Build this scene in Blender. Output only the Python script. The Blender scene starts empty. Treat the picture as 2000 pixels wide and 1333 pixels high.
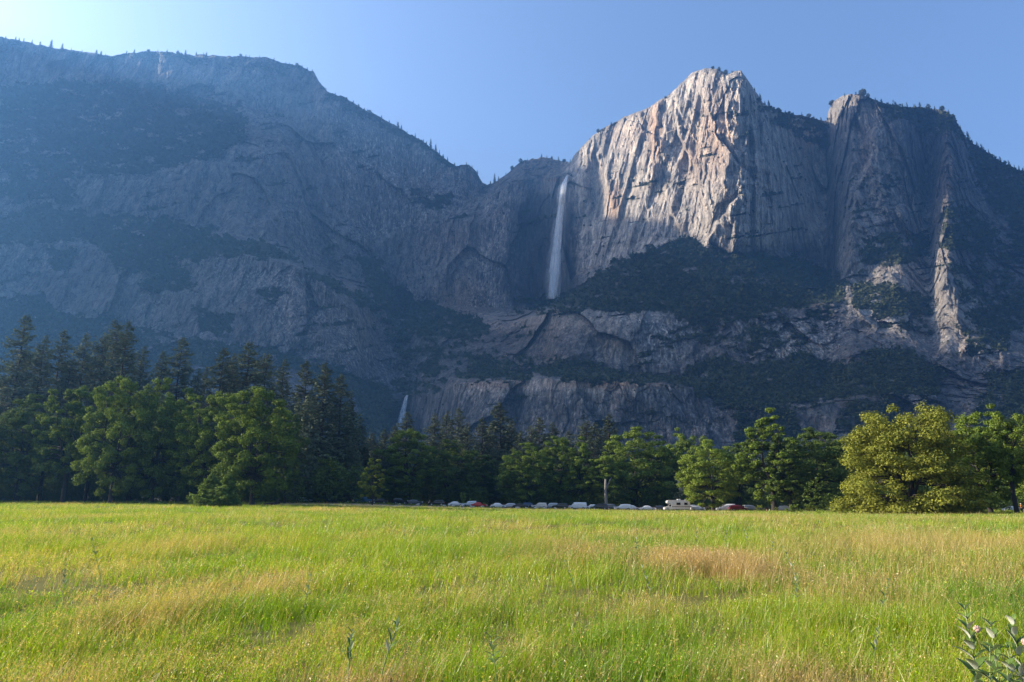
import bpy, math, random
import numpy as np
from mathutils import Vector, Matrix
R = math.radians
SC = bpy.context.scene
COL = SC.collection

# ------------------------------------------------------------------ camera, sky, sun, exposure
SUN_AZ, SUN_EL = R(-81), R(22.5)          # azimuth from +Y, negative = towards -X
TILT = math.atan((975 - 666.5) / 1333.33)
EYE = 1.8
cam_d = bpy.data.cameras.new('camera'); cam = bpy.data.objects.new('camera', cam_d); COL.objects.link(cam)
cam_d.lens = 24; cam_d.sensor_width = 36; cam_d.clip_start = 0.1; cam_d.clip_end = 20000
cam.location = (0, 0, EYE); cam.rotation_euler = (math.pi / 2 + TILT, 0, 0)
SC.camera = cam

W = bpy.data.worlds.new('World'); SC.world = W; W.use_nodes = True
nt = W.node_tree
sky = nt.nodes.new('ShaderNodeTexSky'); sky.sky_type = 'NISHITA'; sky.sun_disc = False
sky.sun_elevation = SUN_EL; sky.sun_rotation = SUN_AZ; sky.air_density = 1.0; sky.dust_density = 8.5; sky.ozone_density = 2.3; sky.altitude = 1200
bg = nt.nodes['Background']; bg.inputs['Strength'].default_value = 0.114
nt.links.new(sky.outputs[0], bg.inputs[0])
sd = bpy.data.lights.new('sun', 'SUN'); sun = bpy.data.objects.new('sun', sd); COL.objects.link(sun)
sd.energy = 5.0; sd.angle = R(0.53); sd.color = (1.0, 0.87, 0.69)
sdir = Vector((math.sin(SUN_AZ) * math.cos(SUN_EL), math.cos(SUN_AZ) * math.cos(SUN_EL), math.sin(SUN_EL)))
sun.rotation_euler = sdir.to_track_quat('Z', 'Y').to_euler()
sun.location = (-60, 10, 60)
SC.view_settings.view_transform = 'Standard'; SC.view_settings.look = 'None'
SC.view_settings.exposure = 1.52; SC.view_settings.gamma = 1
SC.cycles.max_bounces = 6; SC.cycles.diffuse_bounces = 3; SC.cycles.glossy_bounces = 2
SC.cycles.transmission_bounces = 3; SC.cycles.volume_bounces = 0; SC.cycles.transparent_max_bounces = 12
SC.cycles.use_denoising = True
SC.cycles.caustics_reflective = False; SC.cycles.caustics_refractive = False

# ------------------------------------------------------------------ helpers
FPX = 1333.33
CT, ST = math.cos(TILT), math.sin(TILT)
def at(px, py, Y):
    """a point of the valley at forward distance Y seen at photo pixel (px, py)"""
    a = (px - 1000) / FPX; b = (666.5 - py) / FPX
    dy = CT - ST * b; dz = ST + CT * b
    return a / dy * Y, Y, EYE + dz / dy * Y
def py_of(z, Y):
    t = (z - EYE) / Y
    return 666.5 - FPX * (t * CT - ST) / (CT + t * ST)

def link(o, parent=None):
    COL.objects.link(o)
    if parent is not None: o.parent = parent
    return o
def tag(o, label=None, cat=None, group=None, kind=None):
    if label: o['label'] = label
    if cat: o['category'] = cat
    if group: o['group'] = group
    if kind: o['kind'] = kind
    return o
def empty(name, loc=(0, 0, 0), rz=0, sc=1):
    o = bpy.data.objects.new(name, None); COL.objects.link(o); o.empty_display_size = 0.3
    o.location = loc; o.rotation_euler = (0, 0, rz)
    o.scale = (sc, sc, sc) if not hasattr(sc, '__len__') else sc
    return o
def children(o): return [c for c in bpy.data.objects if c.parent == o]
def mesh_np(name, v, f, mats=(), attrs=None, smooth=False):
    """v (N,3); f (M,k) all faces with k corners, or a list of such arrays"""
    fs = f if isinstance(f, list) else [f]
    fs = [np.asarray(x, np.int32) for x in fs if len(x)]
    me = bpy.data.meshes.new(name)
    v = np.asarray(v, np.float32)
    me.vertices.add(len(v)); me.vertices.foreach_set('co', v.ravel())
    loops = np.concatenate([x.ravel() for x in fs])
    tot = np.concatenate([np.full(len(x), x.shape[1], np.int32) for x in fs])
    start = np.concatenate([[0], np.cumsum(tot)[:-1]]).astype(np.int32)
    me.loops.add(len(loops)); me.loops.foreach_set('vertex_index', loops)
    me.polygons.add(len(tot)); me.polygons.foreach_set('loop_start', start); me.polygons.foreach_set('loop_total', tot)
    me.polygons.foreach_set('use_smooth', np.full(len(tot), smooth))
    for k, a in (attrs or {}).items():
        a = np.asarray(a, np.float32)
        if a.ndim == 1:
            at_ = me.attributes.new(k, 'FLOAT', 'POINT'); at_.data.foreach_set('value', a)
        else:
            at_ = me.attributes.new(k, 'FLOAT_VECTOR', 'POINT'); at_.data.foreach_set('vector', a.ravel())
    for m in mats: me.materials.append(m)
    me.update(calc_edges=True); me.validate()
    return me
def obj(name, me, parent=None):
    return link(bpy.data.objects.new(name, me), parent)

class MB:
    """collects shapes for ONE mesh"""
    def __init__(s): s.v = []; s.q = []; s.t = []; s.n = 0; s.a = []
    def add(s, v, q=None, t=None, a=None):
        v = np.asarray(v, float)
        if q is not None and len(q): s.q.append(np.asarray(q, int) + s.n)
        if t is not None and len(t): s.t.append(np.asarray(t, int) + s.n)
        s.v.append(v); s.a.append(np.zeros(len(v)) if a is None else np.broadcast_to(np.asarray(a, float), (len(v),))); s.n += len(v)
    def tube(s, pts, rad, n=7, cap=True):
        pts = np.asarray(pts, float); rad = np.broadcast_to(np.asarray(rad, float), (len(pts),))
        rings = []
        d = np.gradient(pts, axis=0); d /= np.linalg.norm(d, axis=1)[:, None] + 1e-9
        ref = np.array([1.0, 0, 0]) if abs(d[0][0]) < .8 else np.array([0, 1.0, 0])
        for p, t, r in zip(pts, d, rad):
            u = ref - t * (ref @ t); u /= np.linalg.norm(u) + 1e-9; w = np.cross(t, u); ref = u
            an = np.linspace(0, 2 * np.pi, n, endpoint=False)
            rings.append(p + r * (np.cos(an)[:, None] * u + np.sin(an)[:, None] * w))
        v = np.concatenate(rings); q = []
        for i in range(len(pts) - 1):
            for k in range(n):
                q.append((i * n + k, i * n + (k + 1) % n, (i + 1) * n + (k + 1) % n, (i + 1) * n + k))
        t = []
        if cap:
            v = np.concatenate([v, pts[:1], pts[-1:]]); m = len(v)
            for k in range(n):
                t.append((m - 2, (k + 1) % n, k)); t.append((m - 1, (len(pts) - 1) * n + k, (len(pts) - 1) * n + (k + 1) % n))
        s.add(v, q, t)
    def box(s, x0, x1, y0, y1, z0, z1):
        v = [(x, y, z) for z in (z0, z1) for y in (y0, y1) for x in (x0, x1)]
        s.add(v, [(0, 2, 3, 1), (4, 5, 7, 6), (0, 1, 5, 4), (2, 6, 7, 3), (0, 4, 6, 2), (1, 3, 7, 5)])
    def prism(s, prof):
        """prof: (x, z, halfwidth) round a side outline -> closed solid"""
        n = len(prof)
        v = [(x, -h, z) for x, z, h in prof] + [(x, h, z) for x, z, h in prof]
        q = [(k, (k + 1) % n, n + (k + 1) % n, n + k) for k in range(n)]
        cx = sum(p[0] for p in prof) / n; cz = sum(p[1] for p in prof) / n; ch = max(p[2] for p in prof)
        v += [(cx, -ch, cz), (cx, ch, cz)]
        t = [(2 * n, (k + 1) % n, k) for k in range(n)] + [(2 * n + 1, n + k, n + (k + 1) % n) for k in range(n)]
        s.add(v, q, t)
    def mesh(s, name, mats, smooth=False, aname=None):
        fs = []
        if s.q: fs.append(np.concatenate(s.q))
        if s.t: fs.append(np.concatenate(s.t))
        return mesh_np(name, np.concatenate(s.v), fs, mats, {aname: np.concatenate(s.a)} if aname else None, smooth)

# lattice noise
_T = np.random.default_rng(7).random((64, 64, 64)).astype(np.float32)
def vn(x, y, z):
    x, y, z = np.broadcast_arrays(np.asarray(x, float), np.asarray(y, float), np.asarray(z, float))
    xi = np.floor(x); yi = np.floor(y); zi = np.floor(z)
    fx = (x - xi).astype(np.float32); fy = (y - yi).astype(np.float32); fz = (z - zi).astype(np.float32)
    xi = xi.astype(np.int32) & 63; yi = yi.astype(np.int32) & 63; zi = zi.astype(np.int32) & 63
    fx = fx * fx * fx * (fx * (fx * 6 - 15) + 10); fy = fy * fy * fy * (fy * (fy * 6 - 15) + 10); fz = fz * fz * fz * (fz * (fz * 6 - 15) + 10)
    x1 = (xi + 1) & 63; y1 = (yi + 1) & 63; z1 = (zi + 1) & 63
    a = _T[xi, yi, zi] * (1 - fx) + _T[x1, yi, zi] * fx
    b = _T[xi, y1, zi] * (1 - fx) + _T[x1, y1, zi] * fx
    c = _T[xi, yi, z1] * (1 - fx) + _T[x1, yi, z1] * fx
    d = _T[xi, y1, z1] * (1 - fx) + _T[x1, y1, z1] * fx
    return (a * (1 - fy) + b * fy) * (1 - fz) + (c * (1 - fy) + d * fy) * fz
def fbm(x, y, z, o=4, g=0.5):
    s = 0; a = 1; n = 0
    for k in range(o):
        s = s + a * (vn(x + 17.3 * k, y + 5.1 * k, z + 9.7 * k) - .5); n += a; a *= g; x = x * 2.03; y = y * 2.03; z = z * 2.03
    return s / n * 2          # about -1..1
def ridged(x, y, z, o=3):
    s = 0; a = 1; n = 0
    for k in range(o):
        s = s + a * (1 - np.abs(2 * vn(x + 11.9 * k, y + 3.7 * k, z + 7.3 * k) - 1)); n += a; a *= .5; x = x * 2.1; y = y * 2.1; z = z * 2.1
    return s / n              # 0..1, high on the ridges
def sstep(a, b, x):
    t = np.clip((x - a) / (b - a), 0, 1); return t * t * (3 - 2 * t)

_J = [np.random.default_rng(70 + k).random((32, 32, 32)).astype(np.float32) for k in range(7)]
def facets(x, y, z):
    """irregular blocks: every cell of a jittered lattice is a plane with a tilt of its own; also the distance to the joint"""
    x = x.astype(np.float32); y = y.astype(np.float32); z = z.astype(np.float32)
    xi = np.floor(x).astype(np.int32); yi = np.floor(y).astype(np.int32); zi = np.floor(z).astype(np.int32)
    f1 = np.full(x.shape, 9., np.float32); f2 = f1.copy(); h = np.zeros_like(f1)
    for dx in (-1, 0, 1):
        for dy in (-1, 0, 1):
            for dz in (-1, 0, 1):
                cx, cy, cz = xi + dx, yi + dy, zi + dz; k = (cx & 31, cy & 31, cz & 31)
                ox = x - cx - _J[0][k]; oy = y - cy - _J[1][k]; oz = z - cz - _J[2][k]
                d = ox * ox + oy * oy + oz * oz
                nb_ = d < f1
                f2 = np.where(nb_, f1, np.minimum(f2, d))
                hh = (_J[3][k] - .5) + ox * (_J[4][k] - .5) * 1.5 + oz * (_J[5][k] - .42) * 1.0 + oy * (_J[6][k] - .5) * 1.2
                h = np.where(nb_, hh, h); f1 = np.where(nb_, d, f1)
    return h, np.sqrt(f2) - np.sqrt(f1)

# ------------------------------------------------------------------ materials
def mat(name):
    m = bpy.data.materials.new(name); m.use_nodes = True
    n = m.node_tree.nodes; return m, n, m.node_tree.links, n['Principled BSDF']
def simple(name, c, rough=.6, metal=0, spec=.5):
    m, n, l, p = mat(name)
    p.inputs['Base Color'].default_value = (*c, 1); p.inputs['Roughness'].default_value = rough
    p.inputs['Metallic'].default_value = metal; p.inputs['Specular IOR Level'].default_value = spec
    # a little dirt so that no surface is perfectly even
    tc = n.new('ShaderNodeTexCoord'); no = n.new('ShaderNodeTexNoise'); no.inputs['Scale'].default_value = 3; no.inputs['Detail'].default_value = 4
    mx = n.new('ShaderNodeMix'); mx.data_type = 'RGBA'; mx.blend_type = 'MULTIPLY'; mx.inputs[0].default_value = .25
    mx.inputs[6].default_value = (*c, 1)
    l.new(tc.outputs['Object'], no.inputs['Vector']); l.new(no.outputs['Fac'], mx.inputs[7]); l.new(mx.outputs[2], p.inputs['Base Color'])
    return m
def ramp(n, pts):
    r = n.new('ShaderNodeValToRGB'); e = r.color_ramp.elements
    while len(e) < len(pts): e.new(.5)
    for k, (p, c) in enumerate(pts):
        e[k].position = p; e[k].color = (*c, 1) if hasattr(c, '__len__') else (c, c, c, 1)
    return r
def mixc(n, l, fac, a, b, mode='MIX'):
    m = n.new('ShaderNodeMix'); m.data_type = 'RGBA'; m.blend_type = mode
    for s, x in ((0, fac), (6, a), (7, b)):
        if isinstance(x, (int, float)): m.inputs[s].default_value = x
        elif isinstance(x, tuple): m.inputs[s].default_value = (*x, 1)
        else: l.new(x, m.inputs[s])
    return m.outputs[2]
def math_(n, l, op, a, b=0.0):
    m = n.new('ShaderNodeMath'); m.operation = op
    for s, x in ((0, a), (1, b)):
        if isinstance(x, (int, float)): m.inputs[s].default_value = x
        else: l.new(x, m.inputs[s])
    return m.outputs[0]
def attr(n, name):
    a = n.new('ShaderNodeAttribute'); a.attribute_name = name; return a
def noise(n, l, vec, scale, detail=4, rough=.55, sx=(1, 1, 1)):
    mp = n.new('ShaderNodeMapping'); mp.inputs['Scale'].default_value = sx; l.new(vec, mp.inputs['Vector'])
    t = n.new('ShaderNodeTexNoise'); t.inputs['Scale'].default_value = scale; t.inputs['Detail'].default_value = detail; t.inputs['Roughness'].default_value = rough
    l.new(mp.outputs[0], t.inputs['Vector']); return t.outputs['Fac']

def leaf_mat(name, c1, c2, trans=.35, gloss=.06):
    """foliage: colour varies with the per-leaf attribute 'tint' and from object to object"""
    m, n, l, p = mat(name); n.remove(p)
    oi = n.new('ShaderNodeObjectInfo')
    f = math_(n, l, 'ADD', attr(n, 'tint').outputs['Fac'], math_(n, l, 'MULTIPLY', math_(n, l, 'SUBTRACT', oi.outputs['Random'], .5), .45))
    c = mixc(n, l, f, c1, c2)
    d = n.new('ShaderNodeBsdfDiffuse'); t = n.new('ShaderNodeBsdfTranslucent'); g = n.new('ShaderNodeBsdfGlossy'); g.inputs['Roughness'].default_value = .65
    g.inputs['Color'].default_value = (.9, .9, .85, 1)
    l.new(c, d.inputs['Color']); l.new(mixc(n, l, .5, c, (c2[0] * 1.3, c2[1] * 1.35, c2[2] * .7)), t.inputs['Color'])
    a = n.new('ShaderNodeMixShader'); a.inputs[0].default_value = trans; l.new(d.outputs[0], a.inputs[1]); l.new(t.outputs[0], a.inputs[2])
    b = n.new('ShaderNodeMixShader'); b.inputs[0].default_value = gloss; l.new(a.outputs[0], b.inputs[1]); l.new(g.outputs[0], b.inputs[2])
    l.new(b.outputs[0], n['Material Output'].inputs[0]); return m
M_OAK = leaf_mat('oak_leaves', (.056, .096, .012), (.215, .28, .034), .16, .012)
M_OAK_SHADE = leaf_mat('shaded_oak_leaves', (.036, .064, .012), (.115, .16, .026), .14, .012)  # same oak foliage, shade put into the colour for trees standing in shadow
M_LIME = leaf_mat('yellow_green_leaves', (.12, .165, .02), (.22, .25, .03), .36, .015)
M_OLIVE = leaf_mat('olive_leaves', (.10, .118, .015), (.27, .275, .04), .17, .01)
M_PINE = leaf_mat('pine_needles', (.030, .044, .024), (.15, .175, .095), .08, .02)
M_PINEG = leaf_mat('young_pine_needles', (.075, .13, .02), (.19, .26, .04), .16, .02)
M_BUSH = leaf_mat('mountain_brush', (.024, .036, .016), (.07, .08, .034), .2, .01)
def bark(name, c1, c2):
    m, n, l, p = mat(name); tc = n.new('ShaderNodeTexCoord')
    f = noise(n, l, tc.outputs['Object'], 3, 5, .6, (2.5, 2.5, .5))
    l.new(mixc(n, l, f, c1, c2), p.inputs['Base Color']); p.inputs['Roughness'].default_value = .95; return m
M_BARK = bark('oak_bark', (.010, .009, .008), (.040, .034, .028))
M_BARKP = bark('pine_bark', (.015, .011, .008), (.06, .042, .03))
M_SNAG = bark('grey_bark', (.10, .085, .07), (.30, .27, .23))

# ------------------------------------------------------------------ the mountain wall
SKY_PTS = [(0,72),(40,80),(95,92),(130,97),(180,104),(215,110),(245,104),(290,100),(350,105),(400,108),(470,110),(520,113),(550,122),(590,131),(612,140),
 (622,158),(640,178),(665,187),(700,207),(740,228),(780,250),(820,272),(850,295),(880,318),(890,325),(902,322),(915,322),(930,335),(943,358),(952,363),(965,356),
 (985,345),(1000,330),(1015,318),(1040,310),(1065,308),(1090,313),(1111,318),(1113,321),(1120,305),(1135,288),(1160,262),(1175,253),(1200,240),(1230,225),(1270,208),(1285,198),
 (1300,190),(1315,178),(1330,163),(1350,143),(1380,133),(1400,134),(1412,141),(1425,146),(1435,138),(1447,137),(1455,148),(1470,172),(1490,200),(1510,213),
 (1540,220),(1570,228),(1600,233),(1614,236),(1619,215),(1630,198),(1645,187),(1680,183),(1700,190),(1720,200),(1760,208),(1800,211),(1840,215),(1862,225),
 (1872,245),(1885,265),(1900,280),(1930,300),(1960,320),(2000,336),(2100,385),(2200,430),(2400,520),(2650,640)]
# per photo column: (py, Y) at skyline, foot of cap cliff, upper wall, foot of upper wall, top of the slope in front, its lip, foot of second wall, lip of bench, foot of lowest wall
def Lc(a, b, c, d, e, f, g, h): return [a, b, c, d, (d[0] + 2, d[1] - 15), e, f, g, h]
COLS = {
 0: Lc((72,1950),(165,1900),(300,1680),(410,1600),(470,1430),(580,1370),(700,1150),(800,950)),
 150: Lc((100,1950),(165,1910),(330,1660),(425,1590),(480,1430),(610,1350),(715,1130),(800,950)),
 300: Lc((101,1930),(175,1890),(335,1650),(428,1600),(500,1400),(640,1310),(740,1110),(810,950)),
 450: Lc((109,1950),(195,1900),(295,1700),(455,1580),(500,1370),(665,1270),(745,1100),(820,950)),
 560: Lc((124,1980),(230,1920),(300,1780),(480,1630),(515,1360),(690,1250),(760,1100),(830,960)),
 620: Lc((152,1990),(260,1930),(380,1830),(520,1680),(545,1370),(705,1250),(775,1110),(840,960)),
 690: Lc((202,2010),(300,1960),(430,1880),(545,1700),(580,1400),(730,1270),(790,1130),(850,970)),
 740: Lc((228,2020),(320,1980),(450,1920),(500,1860),(600,1520),(755,1330),(800,1170),(855,980)),
 790: Lc((256,2020),(340,1990),(410,1920),(595,1800),(650,1480),(765,1330),(775,1290),(850,1250)),
 850: Lc((296,2010),(350,1980),(425,1900),(590,1800),(650,1450),(735,1260),(765,1180),(850,1130)),
 900: Lc((322,2000),(370,1970),(430,1880),(600,1790),(655,1430),(735,1180),(750,1080),(860,1020)),
 943: Lc((358,2020),(390,1950),(440,1870),(605,1780),(650,1400),(735,1150),(748,1050),(865,980)),
 1000: Lc((330,2000),(360,1900),(440,1860),(605,1770),(630,1380),(730,1130),(745,1020),(865,960)),
 1060: [(308,1980),(350,1870),(450,1830),(598,1790),(602,1420),(612,1250),(725,1150),(742,990),(868,930)],
 1090: [(313,1950),(348,1790),(450,1790),(586,1770),(590,1400),(606,1200),(722,1120),(742,965),(870,920)],
 1112: [(321,1850),(348,1750),(450,1720),(574,1690),(578,1390),(604,1190),(720,1110),(742,955),(870,915)],
 1160: [(261,1760),(330,1740),(450,1690),(538,1630),(545,1390),(604,1180),(722,1100),(742,945),(868,910)],
 1200: [(240,1710),(300,1680),(430,1620),(515,1560),(520,1390),(605,1170),(730,1090),(745,940),(870,905)],
 1300: [(190,1570),(280,1530),(400,1480),(470,1450),(475,1400),(606,1160),(735,1080),(752,930),(872,895)],
 1350: [(143,1520),(260,1480),(380,1430),(462,1400),(467,1380),(610,1150),(735,1070),(760,930),(872,890)],
 1400: [(134,1430),(250,1385),(380,1335),(478,1320),(484,1330),(610,1140),(715,1060),(790,925),(870,885)],
 1450: [(138,1395),(250,1355),(380,1310),(490,1300),(496,1300),(620,1120),(705,1050),(795,920),(868,885)],
 1500: [(205,1430),(300,1385),(400,1345),(490,1335),(497,1340),(610,1120),(700,1050),(795,910),(866,880)],
 1560: [(226,1540),(330,1490),(430,1440),(500,1420),(510,1380),(600,1130),(692,1050),(790,900),(864,872)],
 1612: [(236,1620),(330,1570),(430,1500),(520,1450),(535,1400),(600,1130),(715,1040),(790,890),(862,865)],
 1640: [(188,1480),(300,1450),(420,1380),(540,1280),(552,1250),(610,1120),(700,1030),(785,890),(860,860)],
 1670: [(184,1400),(300,1370),(420,1310),(550,1230),(562,1210),(615,1100),(685,1020),(780,880),(858,850)],
 1760: [(208,1380),(300,1360),(400,1320),(470,1270),(500,1220),(620,1090),(685,1000),(775,860),(850,830)],
 1812: [(213,1450),(300,1440),(390,1400),(460,1345),(520,1260),(625,1095),(700,990),(777,858),(850,818)],
 1852: [(218,1390),(300,1340),(380,1280),(440,1195),(520,1135),(630,1035),(720,950),(780,850),(850,800)],
 1900: [(280,1420),(350,1380),(420,1330),(480,1240),(560,1160),(650,1030),(740,930),(790,820),(850,760)],
 2000: [(336,1380),(420,1330),(500,1270),(560,1200),(640,1100),(700,980),(760,880),(800,780),(850,700)],
 2200: [(430,1300),(490,1250),(550,1200),(600,1130),(670,1040),(720,930),(770,840),(810,740),(860,660)],
 2600: [(620,1150),(650,1120),(680,1080),(710,1020),(740,950),(780,850),(820,760),(850,680),(880,600)],
}
# the massif goes on to the left of the picture, curving towards the valley (heights in metres instead of rows)
for px_, top, Ys in ((-250, 1580, (1800,1780,1690,1590,1520,1400,1180,950)), (-500, 1340, (1480,1470,1420,1380,1330,1240,1080,880)),
                     (-750, 1240, (1230,1225,1190,1150,1110,1040,920,780)), (-1000, 900, (1010,1000,960,930,890,850,780,690)), (-1300, 330, (860,850,830,800,780,750,690,610))):
    fr = (1.0, .96, .84, .72, .60, .42, .22, .09)
    COLS[px_] = Lc(*[(py_of(top * f_, y_), y_) for f_, y_ in zip(fr, Ys)])
xs_k = np.array(sorted(COLS)); tab = np.array([COLS[k] for k in xs_k], float)     # (n, 9, 2)
def pchip(x, xk, yk):
    h = np.diff(xk); d = np.diff(yk) / h; m = np.zeros_like(yk)
    m[0] = d[0]; m[-1] = d[-1]
    for i in range(1, len(xk) - 1):
        if d[i - 1] * d[i] > 0:
            w1 = 2 * h[i] + h[i - 1]; w2 = h[i] + 2 * h[i - 1]; m[i] = (w1 + w2) / (w1 / d[i - 1] + w2 / d[i])
    k = np.clip(np.searchsorted(xk, x) - 1, 0, len(h) - 1); t = (x - xk[k]) / h[k]; hk = h[k]
    return ((1 + 2 * t) * (1 - t) ** 2 * yk[k] + t * (1 - t) ** 2 * hk * m[k] + t * t * (3 - 2 * t) * yk[k + 1] + t * t * (t - 1) * hk * m[k + 1])

pxs = np.concatenate([np.arange(-1300, -40, 12), np.arange(-40, 2040, 1.45), np.arange(2040, 2600, 12)]).astype(float)
NR = 600
pyk = np.stack([pchip(pxs, xs_k, tab[:, k, 0]) for k in range(9)], 1); Yk = np.stack([pchip(pxs, xs_k, tab[:, k, 1]) for k in range(9)], 1)
skyp = np.array(SKY_PTS, float)
inside = (pxs > 0) & (pxs < 2600)
jag = fbm(pxs / 14, 3.3, 1.7, 4) * 3.2 + (vn(pxs / 5, 8.2, 2.2) - .5) * 1.5
skyl = np.where(inside, np.interp(pxs, skyp[:, 0], skyp[:, 1]), pyk[:, 0])
skyl = np.where(pxs < 0, skyl + (np.interp(0., skyp[:, 0], skyp[:, 1]) - pchip(np.array([0.]), xs_k, tab[:, 0, 0])[0]) * np.clip(1 + pxs / 200, 0, 1), skyl) + jag
pyk[:, 0] = skyl
for k in range(1, 9): pyk[:, k] = np.maximum(pyk[:, k], pyk[:, k - 1] + 1.0)
ncol = len(pxs)
v_ = np.linspace(0, 1, NR)
PY = skyl[:, None] + (988 - skyl[:, None]) * v_[None, :]                          # (ncol, NR)
PX = np.repeat(pxs[:, None], NR, 1)
wob = (fbm(PX / 60, PY / 60, 0.5, 4) * 9 + fbm(PX / 16, PY / 16, 4.5, 2) * 3) * sstep(0, 40, PY - skyl[:, None])
wob *= np.where(PX > -40, 1, 0)
PYW = PY + wob
Y0 = np.empty_like(PY)
for i in range(ncol):
    Y0[i] = np.interp(PYW[i], np.append(pyk[i], 988), np.append(Yk[i], 400))

# rocky ribs: steep side to the left (the evening sun), gentle side to the right.  points (px, py), height m, left width, right width
RIBS = [
 ([(1317,172),(1328,264),(1359,324),(1376,404)], 30, 7, 34), ([(1375,145),(1375,205),(1398,254),(1412,296),(1414,372)], 32, 8, 36),
 ([(1415,165),(1422,247),(1436,296),(1452,330),(1440,362)], 38, 8, 60), ([(1345,205),(1356,275),(1373,324),(1381,368)], 22, 6, 24),
 ([(1281,196),(1280,298),(1266,352)], 34, 8, 34), ([(1171,300),(1196,396),(1205,428)], 26, 7, 26), ([(1224,372),(1225,436)], 18, 5, 16),
 ([(1315,195),(1346,305),(1352,345)], 22, 6, 26), ([(1240,250),(1232,320),(1236,370)], 16, 8, 30), ([(1455,345),(1440,400),(1432,470)], 30, 8, 46),
 ([(1478,352),(1440,392),(1412,430),(1375,478)], 26, 9, 40), ([(1500,420),(1490,470)], 24, 6, 30),
 ([(1712,250),(1706,300),(1690,330),(1674,380),(1664,440),(1660,520)], 40, 12, 62), ([(1684,290),(1700,330)], 26, 6, 20),
 ([(1660,360),(1657,400),(1664,440)], 26, 6, 22), ([(1770,290),(1778,340),(1788,400)], 34, 8, 40), ([(1800,250),(1812,330),(1818,420)], 26, 10, 46),
 ([(1838,320),(1846,360),(1840,410),(1830,470),(1836,560)], 34, 16, 70), ([(1850,500),(1862,560),(1872,640)], 30, 9, 40),
 ([(1905,570),(1900,640),(1885,690),(1880,720)], 34, 16, 60), ([(1652,520),(1662,590)], 24, 10, 40), ([(1740,540),(1750,600)], 20, 7, 30), ([(1950,640),(1960,720)], 34, 10, 60),
 ([(1780,600),(1790,650)], 22, 5, 26),
 ([(1726,230),(1734,330),(1730,440)], 20, 8, 22), ([(1652,260),(1650,330)], 18, 7, 18), ([(1748,300),(1752,420)], 16, 6, 16), ([(1868,300),(1880,420)], 18, 8, 24), ([(1930,430),(1942,540)], 18, 8, 26), ([(1512,250),(1530,330),(1545,420)], 10, 7, 22), ([(1560,260),(1572,380)], 10, 6, 20), ([(1245,205),(1255,240)], 14, 6, 20), ([(1640,200),(1632,232)], 22, 7, 30), ([(1672,190),(1676,230)], 20, 6, 24), ([(1152,270),(1142,300),(1130,330)], 14, 5, 22),
 ([(1136,345),(1150,400),(1160,440)], 14, 6, 20), ([(622,170),(640,330),(660,470)], 28, 14, 50), ([(742,245),(735,330),(745,470)], 20, 12, 30), ([(560,300),(600,420),(650,520),(735,600)], 16, 10, 60),
 ([(1255,330),(1262,390),(1270,430)], 13, 5, 20), ([(1300,320),(1305,390),(1330,450)], 14, 6, 24), ([(1200,290),(1206,350)], 10, 5, 22),
]
rib = np.zeros_like(PY)
pxw = PX + fbm(PX / 22, PY / 22, 8.1, 3) * 6
for pts, amp, wl, wr in RIBS:
    p = np.array(pts, float); m = (PY > p[0, 1] - 30) & (PY < p[-1, 1] + 40)
    cx = np.interp(PY[m], p[:, 1] if p[-1, 1] > p[0, 1] else p[::-1, 1], p[:, 0] if p[-1, 1] > p[0, 1] else p[::-1, 0])
    t = pxw[m] - cx
    pr = np.where(t < 0, sstep(-wl, 0, t), np.exp(-(np.maximum(t, 0) / wr) ** 1.3))
    fade = sstep(p[0, 1] - 30, p[0, 1] + 15, PY[m]) * (1 - sstep(p[-1, 1] - 20, p[-1, 1] + 40, PY[m]))
    rib[m] = np.maximum(rib[m], pr * fade * amp)

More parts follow.
